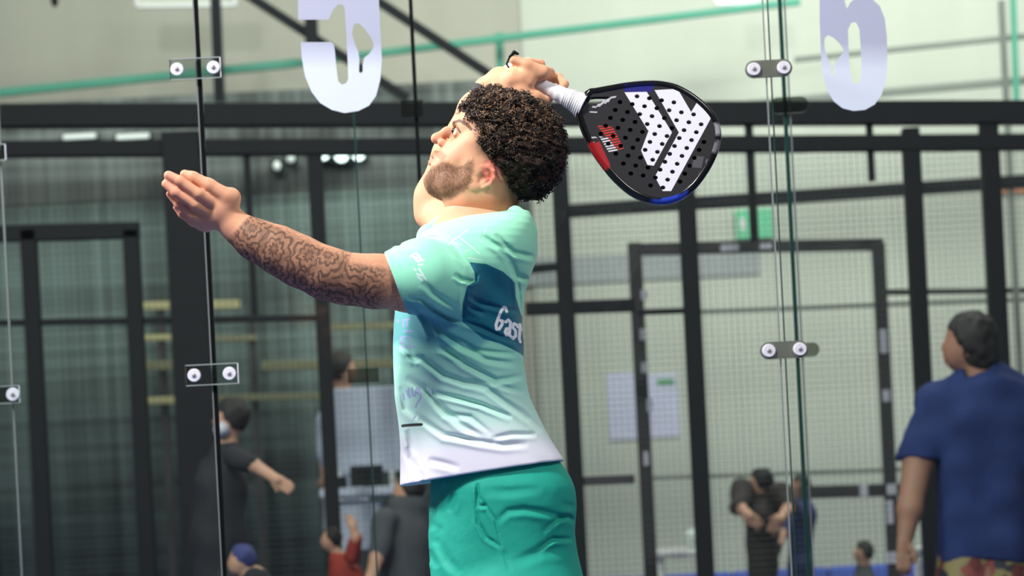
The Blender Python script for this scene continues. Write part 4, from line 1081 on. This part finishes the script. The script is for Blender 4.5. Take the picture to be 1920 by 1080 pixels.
# ---- shirt
ST = np.array([(399, 950, 994, .06), (411, 846, 1001, .12), (432, 800, 1005, .165), (455, 775, 1006, .185), (480, 765, 1006, .192), (515, 756, 996, .190), (550, 746, 983, .180), (600, 739, 979, .170), (650, 737, 981, .166), (700, 738, 984, .164), (745, 741, 993, .164), (790, 747, 1014, .166), (830, 751, 1036, .17), (870, 751, 1062, .175), (905, 750, 1075, .178), (940, 750, 1085, .178)], float)
def loft(ST, n=2.4):
    zs = (1000 - ST[:, 0]) / U; cx = ((ST[:, 1] + ST[:, 2]) / 2 - 960) / U; rx = (ST[:, 2] - ST[:, 1]) / 2 / U; ry = ST[:, 3]
    o = np.argsort(zs)
    def f(p):
        c = np.interp(p[:, 2], zs[o], cx[o]); a = np.interp(p[:, 2], zs[o], rx[o]); b_ = np.interp(p[:, 2], zs[o], ry[o])
        dx = np.abs(p[:, 0] - c) / a; dy = np.abs(p[:, 1] - 6.0) / b_
        r = (dx ** n + dy ** n) ** (1 / n)
        d = (r - 1) * np.minimum(a, b_)
        return np.maximum(d, np.maximum(p[:, 2] - zs.max(), zs.min() - p[:, 2])) * .9
    return f, (cx.min() - rx.max(), 6 - ry.max(), zs.min()), (cx.max() + rx.max(), 6 + ry.max(), zs.max())
def smooth_rows(ST, k=40):
    t = np.linspace(ST[0, 0], ST[-1, 0], k); o = [t]
    for j in range(1, ST.shape[1]):
        y = np.interp(t, ST[:, 0], ST[:, j]); y[1:-1] = (y[:-2] + 2 * y[1:-1] + y[2:]) / 4; o.append(y)
    return np.stack(o, 1)
def plane(a, b_, side):        # vertical-depth plane through two px points; positive outside
    a = B(*a); b_ = B(*b_); e = b_ - a; n = np.array([e[2], 0, -e[0]]); n /= np.linalg.norm(n); n *= side
    return lambda p: (p - a) @ n
sh = SDF()
sl_cut = plane((722, 474), (766, 590), 1)
def sleeve(p):
    pts = [(735, 530, -.222), (790, 518, -.203), (832, 524, -.17), (872, 512, -.12)]; rs = [57, 65, 66, 57]
    d = None
    for i in range(3):
        q_ = d_cone(p, B(*pts[i]), B(*pts[i + 1]), rs[i] / U, rs[i + 1] / U); d = q_ if d is None else smin(d, q_, .02)
    c = sl_cut(p)
    if c[np.argmin(np.abs(p[:, 0] - B(700, 530)[0]))] < 0: pass
    return smax(d, c, .003)
# orient the cut so that the arm side is removed
if sl_cut(np.array([B(600, 530, -.2)]))[0] < 0:
    _n = sl_cut; sl_cut = lambda p: -_n(p)
sh.add(sleeve, B(700, 610, -.31) - .02, B(940, 440, -.02) + .02, 0)
f_, lo_, hi_ = loft(smooth_rows(ST)); sh.add(f_, lo_, hi_, .022)
sh.ell((948, 464, .09), (56, 80, 57), k=.03)          # raised far shoulder
sh.chain([(806, 445, .15), (835, 440, .17)], [26, 40], .03)
sh.chain([(966, 400, -.045), (984, 436, -.03)], [13, 22], .010); sh.chain([(966, 400, -.045), (972, 402, .05)], [13, 14], .006)
hem = plane((750, 912), (1063, 863), 1)
if hem(np.array([B(900, 1000)]))[0] < 0:
    _h = hem; hem = lambda p: -_h(p)
sh.add(hem, (-9, -9, -9), (9, 99, 9), .004, 'i')
# openings: sleeve, collar, hem
sh.chain([(690, 533, -.235), (748, 530, -.219)], [50.5, 50.5], .002, 's')
sh.chain([(905, 392, .0), (893, 424, .0)], [62, 64], .004, 's'); sh.chain([(925, 330, .0), (905, 392, .0)], [62, 62], .004, 's')
sh.chain([(915, 392, -.01), (952, 400, .0)], [24, 18], .004, 's')
f2_, lo2, hi2 = loft(smooth_rows(np.array([(860, 780, 1035, .14), (880, 770, 1048, .150), (905, 766, 1058, .158), (960, 766, 1064, .158)], float)))
sh.add(f2_, lo2, hi2, .01, 's')
def z4(*p): return [(700 + x / 3.6, 380 + y / 3.6) for x, y in p]
def z5(*p): return [(700 + x / 2.454, 640 + y / 2.454) for x, y in p]
FOLDS = [  # (polyline, depth mm, width px)
 (z4((470, 250), (540, 300), (600, 380), (660, 440), (695, 520)), 5, 7), (z4((560, 515), (610, 550), (690, 555)), 6, 5), (z4((640, 580), (690, 545), (695, 500)), 6, 5),
 (z4((340, 560), (420, 640), (500, 690), (600, 740)), 5, 7), (z4((230, 660), (330, 672), (420, 740), (520, 790), (605, 812)), 7, 5),
 (z4((830, 220), (900, 300), (950, 330), (1090, 320)), 5, 7), (z4((740, 240), (860, 310), (930, 390)), 4, 7), (z4((930, 390), (960, 470), (1060, 480)), 4, 7),
 (z4((635, 650), (760, 690), (900, 720), (1000, 700)), 4, 6), (z4((600, 810), (740, 850), (860, 900), (985, 930)), 5, 6), (z4((640, 700), (760, 760)), 3, 6),
 (z4((350, 740), (450, 860), (600, 980), (760, 1050), (960, 1075)), 6, 7), (z4((440, 980), (600, 1060)), 4, 6), (z4((520, 900), (700, 1000), (980, 1010)), 4, 6),
 (z4((280, 680), (360, 800), (420, 920)), 4, 7), (z4((160, 930), (240, 1000), (300, 1080)), 4, 7),
 (z4((300, 230), (420, 240), (520, 300)), 3, 6), (z4((160, 250), (200, 330), (320, 330)), 3, 6), (z4((960, 470), (975, 560), (990, 700)), 4, 5), (z4((640, 600), (630, 700), (612, 800)), 4, 5),
 (z5((140, 60), (230, 80), (330, 160), (420, 190), (560, 190)), 6, 7), (z5((330, 30), (430, 110), (560, 170), (690, 150)), 6, 7), (z5((150, 160), (240, 220), (320, 310), (430, 400), (540, 450)), 6, 8),
 (z5((275, 235), (400, 265), (500, 290), (640, 350)), 7, 6), (z5((410, 195), (520, 210), (640, 300), (730, 370)), 5, 7), (z5((190, 330), (330, 430), (480, 460), (600, 480), (720, 480)), 6, 7),
 (z5((310, 330), (450, 350), (560, 440)), 4, 7), (z5((540, 450), (640, 430), (760, 430)), 4, 6), (z5((150, 400), (185, 520)), 5, 8), (z5((140, 480), (200, 600), (240, 640)), 5, 8), (z5((250, 540), (400, 580)), 3, 8),
 (z5((480, 160), (600, 200), (700, 230)), 3, 6), (z5((120, 200), (150, 300), (200, 350)), 5, 8), (z5((600, 260), (700, 330), (790, 420)), 3, 7)]
def crease(x, z, pl, am, wd):
    P_ = np.array(pl, float); ls = np.concatenate([[0], np.cumsum(np.hypot(*(P_[1:] - P_[:-1]).T))]); T_ = ls[-1]
    bd_ = np.full(x.shape, 1e9); bt = np.zeros(x.shape); bs = np.ones(x.shape)
    for i in range(len(P_) - 1):
        e = P_[i + 1] - P_[i]; l2 = e @ e + 1e-9; wx = x - P_[i, 0]; wz = z - P_[i, 1]
        t = np.clip((wx * e[0] + wz * e[1]) / l2, 0, 1); dd = np.hypot(wx - t * e[0], wz - t * e[1]); m_ = dd < bd_
        bd_[m_] = dd[m_]; bt[m_] = (ls[i] + t * math.sqrt(l2))[m_] / T_; bs[m_] = np.sign(wx * e[1] - wz * e[0])[m_]
    env = np.sin(np.pi * np.clip(bt, .0, 1)) ** .7
    # steep on one side, long soft slope on the other, with a rolled ridge beside it
    sd = bd_ * bs; w1 = np.where(sd > 0, wd * .8, wd * 1.5)
    return am / 1000 * env * (np.exp(-(sd / w1) ** 2) - .55 * np.exp(-((sd + wd * 1.9) / wd) ** 2))
def folds(p, d):
    x = 960 + p[:, 0] * PS; z = 1000 - p[:, 2] * PS; o = np.zeros(len(p)); nr = np.where(p[:, 1] < 6.02)[0]
    m = nr[np.abs(d[nr]) < .02]
    if len(m):
        X, Z = x[m], z[m]; q_ = np.zeros(len(m))
        wob = 2.2 * wav(p[m], 5, 3, 8, 31)
        for pl, am, wd in FOLDS:
            q_ += crease(X + wob, Z + wob, pl, am * 1.0, wd * .78)
        o[m] = q_
    # soft diagonal drapery everywhere
    u_ = p @ np.array([.55, .25, 1.0]); s2_ = p @ np.array([1.0, .4, -.55])
    o += .0011 * np.sin(u_ * 95 + 2.2 * wav(p, 4, 1.5, 4, 4)) * np.clip(wav(p, 4, 2, 5, 12), 0, 1.2)
    return d + o
sh.post = folds
vs_, qs_ = sh.mesh(0.0018, smooth=1)
me, v = to_mesh('shirt', [(vs_, qs_)])
X, Z = planar(v); NEARS = v[:, 1] < 6.06
def strokes(lines):
    d = np.full(len(v), 60.0); m = np.where(NEARS)[0]
    for l in lines: d[m] = np.minimum(d[m], line_d(X[m], Z[m], l))
    return d
teal = [(881, 497), (911, 498), (944, 511), (966, 529), (967, 552), (976, 580), (990, 600), (990, 664), (974, 658), (939, 644), (906, 636), (867, 605), (868, 574), (877, 543), (891, 532), (891, 518)]
attr(me, 'teal', np.where(NEARS, poly_sd(X, Z, teal), 60))
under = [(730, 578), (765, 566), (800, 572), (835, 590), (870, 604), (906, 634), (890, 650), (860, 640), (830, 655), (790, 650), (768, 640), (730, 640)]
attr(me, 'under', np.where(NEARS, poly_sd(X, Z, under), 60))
gast = [z4((900, 728), (893, 705), (880, 703), (862, 730), (842, 780), (828, 825), (832, 853), (850, 850), (868, 820), (872, 795), (856, 792)),
        z4((893, 800), (912, 785), (926, 800), (918, 888)), z4((920, 842), (898, 845), (890, 868), (898, 888), (914, 868)),
        z4((972, 812), (950, 805), (940, 830), (960, 850), (962, 885), (945, 905), (930, 895)), z4((993, 800), (986, 900), (993, 920)), z4((975, 822), (1010, 830))]
attr(me, 'white', strokes(gast))
emblem = [z4((262, 400), (300, 375)), z4((290, 415), (330, 400)), z4((300, 430), (352, 425)), z4((320, 460), (345, 455)), z4((275, 390), (320, 440)), z4((305, 380), (345, 430)), z4((308, 520), (340, 530)), z4((315, 540), (340, 560)), z4((290, 485), (300, 495)), z4((322, 335 + 150), (370, 560))]
attr(me, 'emblem', strokes(emblem))
thin = [z4((515, 295), (575, 240), (720, 360)), z4((575, 240), (640, 190)), z4((540, 285), (600, 300)), z4((620, 345), (650, 335)), z4((640, 392), (740, 402)), z4((760, 175), (740, 250))]
attr(me, 'thin', strokes(thin))
lil = [z4((150, 775), (165, 790)), z4((196, 782), (198, 826)), z4((205, 782), (240, 780)), z4((222, 782), (225, 826)), z4((205, 860), (262, 862)),
       z4((180, 900), (182, 972), (228, 968)), z4((180, 900), (222, 896)), z4((181, 935), (215, 933)), z4((240, 900), (244, 968), (282, 972)),
       z5((150, 225), (160, 250)), z5((160, 215), (166, 255)), z5((176, 212), (180, 250)), z5((190, 250), (200, 212), (216, 246)), z5((193, 236), (210, 236)),
       z5((207, 215), (219, 238), (217, 262), (199, 285), (194, 300)), z5((190, 345), (182, 358)), z5((132, 235), (138, 262))]
attr(me, 'lilac', strokes(lil))
attr(me, 'black', np.where(NEARS, np.maximum(line_d(X, Z, [(752, 796), (790, 795.5)]), 0), 60))
attr(me, 'plan', np.stack([X / 100, Z / 100, v[:, 1]], 1))
lin = np.where((sl_cut(v) > -.012) & (v[:, 0] < B(790, 0)[0]) & (d_cone(v, B(700, 533, -.232), B(770, 529, -.212), 50.5 / U, 51 / U) < .0035), 1., 0.)
attr(me, 'lining', lin)
M_shirt, nt, b = nodes('mint_gradient_jersey')
pl_ = A(nt, 'plan'); sp = N(nt, 'ShaderNodeSeparateXYZ'); nt.links.new(pl_.outputs['Vector'], sp.inputs[0])
no = N(nt, 'ShaderNodeTexNoise'); no.inputs['Scale'].default_value = 1.0; no.inputs['Detail'].default_value = 3
mp = N(nt, 'ShaderNodeMapping'); mp.inputs['Rotation'].default_value = (0, 0, math.radians(-32)); mp.inputs['Scale'].default_value = (.55, 2.6, 1)
nt.links.new(pl_.outputs['Vector'], mp.inputs['Vector']); nt.links.new(mp.outputs[0], no.inputs['Vector'])
zz = MA(nt, 'ADD', sp.outputs['Y'], MA(nt, 'MULTIPLY', MA(nt, 'SUBTRACT', no.outputs['Fac'], .5), 1.0))
mr = N(nt, 'ShaderNodeMapRange'); mr.inputs[1].default_value = 3.8; mr.inputs[2].default_value = 9.2; nt.links.new(zz, mr.inputs[0])
rp = N(nt, 'ShaderNodeValToRGB'); nt.links.new(mr.outputs[0], rp.inputs[0])
el = rp.color_ramp.elements; el[0].position = 0; el[0].color = srgb(158, 236, 200); el[1].position = 1; el[1].color = srgb(232, 226, 242)
for y_, c_ in ((5.6, (150, 234, 198)), (6.4, (146, 226, 198)), (7.2, (168, 228, 212)), (7.9, (198, 232, 224)), (8.4, (224, 226, 238))):
    e = el.new((y_ - 3.8) / 5.4); e.color = srgb(*c_)
# diagonal blue streaks under the arm, fading down
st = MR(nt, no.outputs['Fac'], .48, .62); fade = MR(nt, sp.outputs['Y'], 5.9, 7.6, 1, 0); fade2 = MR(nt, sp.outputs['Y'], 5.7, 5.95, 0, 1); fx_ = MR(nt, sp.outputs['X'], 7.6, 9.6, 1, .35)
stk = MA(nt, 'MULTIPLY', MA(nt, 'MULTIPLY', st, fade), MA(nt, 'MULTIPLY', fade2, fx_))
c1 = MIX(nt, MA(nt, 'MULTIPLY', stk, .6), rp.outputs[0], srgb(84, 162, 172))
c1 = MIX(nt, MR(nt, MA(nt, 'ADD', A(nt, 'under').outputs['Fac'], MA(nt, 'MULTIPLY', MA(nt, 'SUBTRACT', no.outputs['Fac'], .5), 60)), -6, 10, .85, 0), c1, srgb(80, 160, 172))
c1 = MIX(nt, MR(nt, A(nt, 'teal').outputs['Fac'], -.8, .8, 1, 0), c1, srgb(8, 104, 124))
c1 = MIX(nt, MR(nt, A(nt, 'thin').outputs['Fac'], .5, 1.3, .8, 0), c1, srgb(225, 250, 240))
c1 = MIX(nt, MR(nt, A(nt, 'emblem').outputs['Fac'], 1.2, 2.4, .85, 0), c1, srgb(232, 248, 245))
c1 = MIX(nt, MR(nt, A(nt, 'lilac').outputs['Fac'], 1.2, 2.4, .8, 0), c1, srgb(158, 160, 216))
c1 = MIX(nt, MR(nt, A(nt, 'white').outputs['Fac'], 2.3, 3.3, 1, 0), c1, srgb(245, 248, 250))
c1 = MIX(nt, MR(nt, A(nt, 'black').outputs['Fac'], 2.2, 3.2, 1, 0), c1, srgb(10, 10, 14))
c1 = MIX(nt, A(nt, 'lining').outputs['Fac'], c1, srgb(235, 240, 245))
nt.links.new(c1, b.inputs['Base Color']); b.inputs['Roughness'].default_value = 0.62; b.inputs['Specular IOR Level'].default_value = .25
b.inputs['Sheen Weight'].default_value = .15
wn = N(nt, 'ShaderNodeTexNoise'); wn.inputs['Scale'].default_value = 500; tcc = N(nt, 'ShaderNodeTexCoord'); nt.links.new(tcc.outputs['Object'], wn.inputs['Vector'])
bp = N(nt, 'ShaderNodeBump'); bp.inputs['Strength'].default_value = .12; bp.inputs['Distance'].default_value = .001; nt.links.new(wn.outputs['Fac'], bp.inputs['Height']); nt.links.new(bp.outputs[0], b.inputs['Normal'])
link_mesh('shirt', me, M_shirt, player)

# ---- shorts
SS = np.array([(846, 812, 1030, .12), (866, 810, 1050, .14), (890, 808, 1068, .162), (915, 806, 1080, .175), (950, 803, 1084, .18), (1000, 802, 1080, .182), (1040, 804, 1084, .184), (1080, 808, 1092, .186), (1130, 814, 1100, .19), (1180, 820, 1104, .19)], float)
so = SDF(); f3, l3, h3 = loft(smooth_rows(SS), 2.3); so.add(f3, l3, h3)
so.chain([(965, 1150, -.10), (962, 1265, -.10)], [112, 104], .03); so.chain([(935, 1150, .11), (930, 1265, .11)], [112, 104], .03)
cz = B(0, 1245)[2]; so.add(lambda p: cz - p[:, 2], (-9, -9, -9), (9, 99, 9), .003, 'i')
so.chain([(960, 1235, -.10), (958, 1300, -.10)], [98, 99], .003, 's'); so.chain([(935, 1235, .11), (925, 1300, .11)], [98, 99], .003, 's')
SF = [(z5((478, 650), (476, 700), (478, 760)), 7, 4), (z5((478, 700), (560, 820), (600, 955)), 4, 3), (z5((470, 740), (480, 830), (520, 900), (600, 955)), 5, 4), (z5((480, 750), (520, 752)), 5, 4),
      (z5((560, 830), (620, 780), (700, 775), (800, 790), (930, 820)), 5, 7), (z5((780, 880), (860, 810), (900, 800), (935, 830)), 6, 5), (z5((750, 960), (830, 910), (920, 905)), 7, 5), (z5((500, 680), (640, 690), (780, 680)), 3, 9),
      (z5((300, 720), (330, 660)), 5, 6), (z5((270, 760), (300, 700)), 5, 6), (z5((340, 780), (370, 690)), 4, 7), (z5((290, 900), (340, 1000), (400, 1070)), 5, 10), (z5((250, 960), (290, 1040)), 5, 8), (z5((640, 1020), (780, 960), (900, 960)), 4, 10),
      (z5((600, 955), (640, 1060)), 3, 5), (z5((250, 830), (300, 860), (290, 940)), 3, 9), (z5((860, 740), (940, 760)), 3, 8)]
def folds2(p, d):
    x = 960 + p[:, 0] * PS; z = 1000 - p[:, 2] * PS; o = .0025 * wav(p, 6, 2, 6, 77); m = np.where((p[:, 1] < 6.0) & (np.abs(d) < .02))[0]
    if len(m):
        q_ = np.zeros(len(m)); wob = 1.5 * wav(p[m], 5, 3, 8, 31)
        for pl, am, wd in SF:
            q_ += crease(x[m] + wob, z[m] + wob, pl, am * .85, wd * .9)
        o[m] += q_
    return d + o
so.post = folds2
v5, q5 = so.mesh(0.0026, smooth=1); me, v = to_mesh('shorts', [(v5, q5)])
M_shorts = plain('teal_green_cloth', srgb(24, 158, 138), 0.7, 0, .06, 30, .15, spec=.3)
link_mesh('shorts', me, M_shorts, player)
for (ax_, y) in ((1010, -.10), (930, .11)):
    fz = footpy(ax_, 0.0); g = SDF(); g.chain([(ax_ - 5, fz - 48, y), (ax_ - 60, fz - 38, y), (ax_ - 140, fz - 28, y)], [42, 38, 27], .02)
    g.add(lambda p: -(CAM.z + p[:, 2] * math.cos(ROLL) - p[:, 0] * math.sin(ROLL)) + .003, (-9, -9, -9), (9, 99, 9), .002, 'i')
    g.chain([(ax_ + 3, fz - 130, y), (ax_, fz - 80, y)], [36, 36], .002, 's')
    vv_, qq_ = g.mesh(.005); me, _ = to_mesh('shoe', [(vv_, qq_)]); link_mesh('shoe', me, M_white, player)

#==RACKET
RD = 6.12
racket = thing('padel_racket', PW(1050, 180, RD), 'black padel racket with two white chevrons and a white grip held overhead', 'racket')
out = [(1102, 169), (1120, 165), (1147, 160), (1176, 155), (1206, 152), (1235, 152), (1265, 158), (1295, 173), (1322, 194), (1342, 218), (1352, 246), (1350, 273), (1339, 304), (1321, 334), (1302, 357), (1277, 375), (1247, 384), (1215, 381), (1182, 367), (1152, 342), (1129, 315), (1108, 285), (1093, 255), (1082, 224), (1080, 205), (1088, 190)]
O = smooth_closed(out, 6)
ctr = O.mean(0); tan_ = np.roll(O, -1, 0) - np.roll(O, 1, 0); nrm2 = np.stack([tan_[:, 1], -tan_[:, 0]], 1); nrm2 /= np.linalg.norm(nrm2, axis=1)[:, None]
if ((O + nrm2 - ctr) ** 2).sum() < ((O - ctr) ** 2).sum(): nrm2 = -nrm2
K = F / RD; m = 14; ringv = []
for j in range(m):
    a = 2 * math.pi * j / m; ca, sa = math.cos(a), math.sin(a)
    r_ = 7.5 * abs(ca) ** .7 * np.sign(ca); yy = .019 * abs(sa) ** .6 * np.sign(sa)
    q_ = O - nrm2 * 7.5 + nrm2 * r_
    ringv.append(np.stack([(q_[:, 0] - HX) / K, np.full(len(q_), RD + yy), (HY - q_[:, 1]) / K], 1))
RV = np.stack(ringv, 1); n_ = len(O); idx = np.arange(n_ * m).reshape(n_, m)
Q = np.stack([idx, np.roll(idx, -1, 0), np.roll(np.roll(idx, -1, 0), -1, 1), np.roll(idx, -1, 1)], 2).reshape(-1, 4)
me, v = to_mesh('racket_frame', [(RV.reshape(-1, 3), Q)])
bmx = bm_new(); bmx.from_mesh(me); bmesh.ops.recalc_face_normals(bmx, faces=bmx.faces); bmx.to_mesh(me); bmx.free()
rx_ = 960 + v[:, 0] * K; rz_ = 1000 - v[:, 2] * K
def cmask(c0, poly): return sstep(.5, -.5, poly_sd(rx_, rz_, poly))
colf = np.tile(np.array(srgb(14, 14, 18)[:3]), (len(v), 1))
def z3(*p): return [(880 + x / 3.376, 80 + y / 3.376) for x, y in p]
for c_, p_ in (((16, 18, 70), z3((980, 270), (1170, 265), (1165, 315), (980, 315))), ((40, 66, 180), z3((1150, 1005), (1260, 985), (1380, 950), (1380, 1050), (1150, 1050))),
               ((150, 25, 30), z3((740, 650), (830, 625), (900, 790), (850, 830))), ((150, 150, 155), z3((1545, 520), (1610, 515), (1610, 590), (1550, 590))), ((110, 110, 115), z3((1520, 630), (1600, 630), (1590, 700), (1520, 700)))):
    mk = cmask(0, p_)[:, None]; colf = colf * (1 - mk) + np.array(srgb(*c_)[:3]) * mk
attr(me, 'col', np.concatenate([colf, np.ones((len(v), 1))], 1))
M_rf, nt, b = nodes('glossy_carbon_frame'); nt.links.new(A(nt, 'col').outputs['Color'], b.inputs['Base Color']); b.inputs['Roughness'].default_value = .18
link_mesh('racket_frame', me, M_rf, racket)
# face plate with drilled holes
holes = []
c0 = np.array([1218, 268.]); ux_ = np.array([.52, -.86]) * 17.2; vx_ = np.array([.86, .52]) * 21.5
for i in range(-8, 9):
    for j in range(-8, 9):
        c = c0 + ux_ * (i + .5 * (j % 2)) + vx_ * j
        if poly_sd(c[:1], c[1:], out)[0] > -26: continue
        if (c[0] - 1218) * .86 + (c[1] - 268) * .52 < -95: continue
        a = np.linspace(0, 2 * math.pi, 13)[:-1]; holes.append([(c[0] + 4.6 * math.cos(t), c[1] + 4.0 * math.sin(t)) for t in a])
inner = O - nrm2 * 7
heart = z3((728, 358), (800, 350), (900, 350), (850, 372), (800, 395), (752, 392))
M_rface, nt, b = nodes('racket_face_print')
uvn = N(nt, 'ShaderNodeUVMap'); suv = N(nt, 'ShaderNodeSeparateXYZ'); nt.links.new(uvn.outputs[0], suv.inputs[0])
UX = MA(nt, 'MULTIPLY', suv.outputs['X'], 1000.); UY = MA(nt, 'MULTIPLY', suv.outputs['Y'], 1000.)
def convex(poly):
    P = [np.array(p, float) for p in poly]; c = sum(P) / len(P); cur = None
    for i in range(len(P)):
        a, b2 = P[i], P[(i + 1) % len(P)]; e = b2 - a; n2 = np.array([e[1], -e[0]]); n2 /= np.linalg.norm(n2)
        if (c - a) @ n2 > 0: n2 = -n2
        v_ = MA(nt, 'ADD', MA(nt, 'ADD', MA(nt, 'MULTIPLY', UX, float(n2[0])), MA(nt, 'MULTIPLY', UY, float(n2[1]))), float(-(n2 @ a)))
        cur = v_ if cur is None else MA(nt, 'MAXIMUM', cur, v_)
    return cur
bands = [z3((980, 322), (1120, 318), (1280, 575), (1128, 562)), z3((1280, 575), (1165, 785), (1125, 780), (1085, 690), (1130, 570), (1135, 560)), z3((1170, 308), (1315, 300), (1400, 445), (1405, 480), (1325, 578)),
         z3((1450, 365), (1490, 362), (1550, 440), (1275, 945), (1222, 945), (1172, 855), (1322, 578))]
d = None
for q_ in bands: x_ = convex(q_); d = x_ if d is None else MA(nt, 'MINIMUM', d, x_)
col0 = MIX(nt, MR(nt, d, -.6, .6, 1, 0), srgb(34, 33, 36), srgb(236, 234, 242))
# red and white slanted lettering blocks and small frame lettering
stripe = MR(nt, MA(nt, 'SINE', MA(nt, 'ADD', MA(nt, 'MULTIPLY', UX, .25), MA(nt, 'MULTIPLY', UY, 1.25))), -.5, .1, 0, 1)
redm = MA(nt, 'MULTIPLY', MR(nt, convex(z3((805, 530), (905, 540), (978, 675), (930, 688))), -.6, .6, 1, 0), stripe)
col0 = MIX(nt, redm, col0, srgb(205, 52, 42))
whm = MA(nt, 'MULTIPLY', MR(nt, convex(z3((820, 600), (875, 608), (942, 694), (880, 698))), -.6, .6, 1, 0), stripe)
col0 = MIX(nt, whm, col0, srgb(215, 215, 220))
col0 = MIX(nt, MR(nt, convex(z3((768, 655), (822, 630), (890, 780), (850, 795))), -.6, .6, 1, 0), col0, srgb(165, 28, 32))
for q_ in (z3((775, 418), (800, 420), (805, 412), (780, 408)), z3((800, 412), (826, 412), (838, 395), (815, 393)), z3((826, 395), (838, 402), (862, 372), (850, 368)), z3((848, 392), (862, 394), (884, 366), (870, 362)), z3((866, 382), (880, 384), (900, 352), (884, 350)), z3((890, 350), (930, 345), (922, 356), (885, 362)), z3((762, 442), (808, 444), (806, 452), (760, 449)), z3((750, 605), (795, 602), (810, 608), (752, 616)), z3((750, 628), (790, 635), (788, 642), (752, 634))):
    col0 = MIX(nt, MR(nt, convex(q_), -.3, .5, .85, 0), col0, srgb(205, 205, 212))
for q_, g_ in ((z3((1420, 725), (1482, 728), (1465, 800), (1405, 795)), 88), (z3((1495, 745), (1540, 745), (1525, 770), (1490, 770)), 105), (z3((1455, 820), (1520, 815), (1505, 840), (1445, 845)), 78), (z3((1390, 905), (1450, 890), (1440, 915), (1380, 920)), 95)):
    col0 = MIX(nt, MR(nt, convex(q_), -.5, .7, .8, 0), col0, srgb(g_, g_, g_ + 4))
col0 = MIX(nt, MR(nt, convex(z3((960, 285), (1160, 280), (1150, 318), (985, 318))), -1, 1.5, .9, 0), col0, srgb(24, 24, 130))
nt.links.new(col0, b.inputs['Base Color']); b.inputs['Roughness'].default_value = .5
fill_px('racket_face', [inner.tolist(), heart] + holes, RD, .034, M_rface, racket, uv=True)
fill_px('hole_shade_plate', [inner.tolist(), heart], RD - .004, .004, plain('hole_shade_grey', srgb(58, 56, 60), .9), racket)  # dark plate added behind the holes, standing in for their shade
# grip
gr = SDF(); G0, G1 = (962, 134, .135), (1082, 192, .12)
gr.chain([G0, (1050, 177, .125), (1072, 187, .12), (1090, 197, .12)], [12.5, 13.5, 17, 25], .01)
ga = B(*G0); gd = B(*G1) - ga; gl = np.linalg.norm(gd); gd /= gl
gr.post = lambda p, d: d + .0003 * np.sin(((p - ga) @ gd) * 420 + .6 * np.arctan2(p[:, 1] - 6.12, p[:, 2] - ga[2])) + .0012 * (((p - ga) @ gd) > gl * .80) * np.sin(((p - ga) @ gd) * 1300)
gcut = wcut((1092, 198, .12), (.86, 0, -.42)); gr.add(gcut, (-9, -9, -9), (9, 99, 9), .002, 'i')
vg, qg = gr.mesh(.0013, smooth=0); me, _ = to_mesh('grip', [(vg, qg)]); link_mesh('grip', me, plain('white_overgrip', srgb(232, 232, 238), .6), racket)
b0 = SDF(); b0.chain([(966, 136, .135), (957, 131, .135)], [13, 13], .002); vg, qg = b0.mesh(.0018); me, _ = to_mesh('butt_cap', [(vg, qg)]); link_mesh('butt_cap', me, plain('grey_white_cap', srgb(205, 205, 208), .6), racket)
for nm, c_, pl_2 in (('wrist_cord', M_black, [(955, 129, .128), (950, 120, .112), (956, 106, .100), (964, 98, .097), (971, 101, .097)]),):
    g = SDF(); g.chain(pl_2, [1.8, 1.8, 2.2, 3.6, 2.6], .002); vg, qg = g.mesh(.0014); me, _ = to_mesh(nm, [(vg, qg)]); link_mesh(nm, me, c_, racket)
# ribbed bridge pieces between grip and face
M_rib = plain('black_ribbed_collar', srgb(20, 20, 22), .4)
g = SDF(); g.chain([(1088, 190, .12), (1104, 176, .12)], [9, 8], .01); g.chain([(1086, 200, .12), (1088, 226, .12)], [9, 7], .01); vg, qg = g.mesh(.0016); me, _ = to_mesh('throat', [(vg, qg)]); link_mesh('throat', me, M_rib, racket)
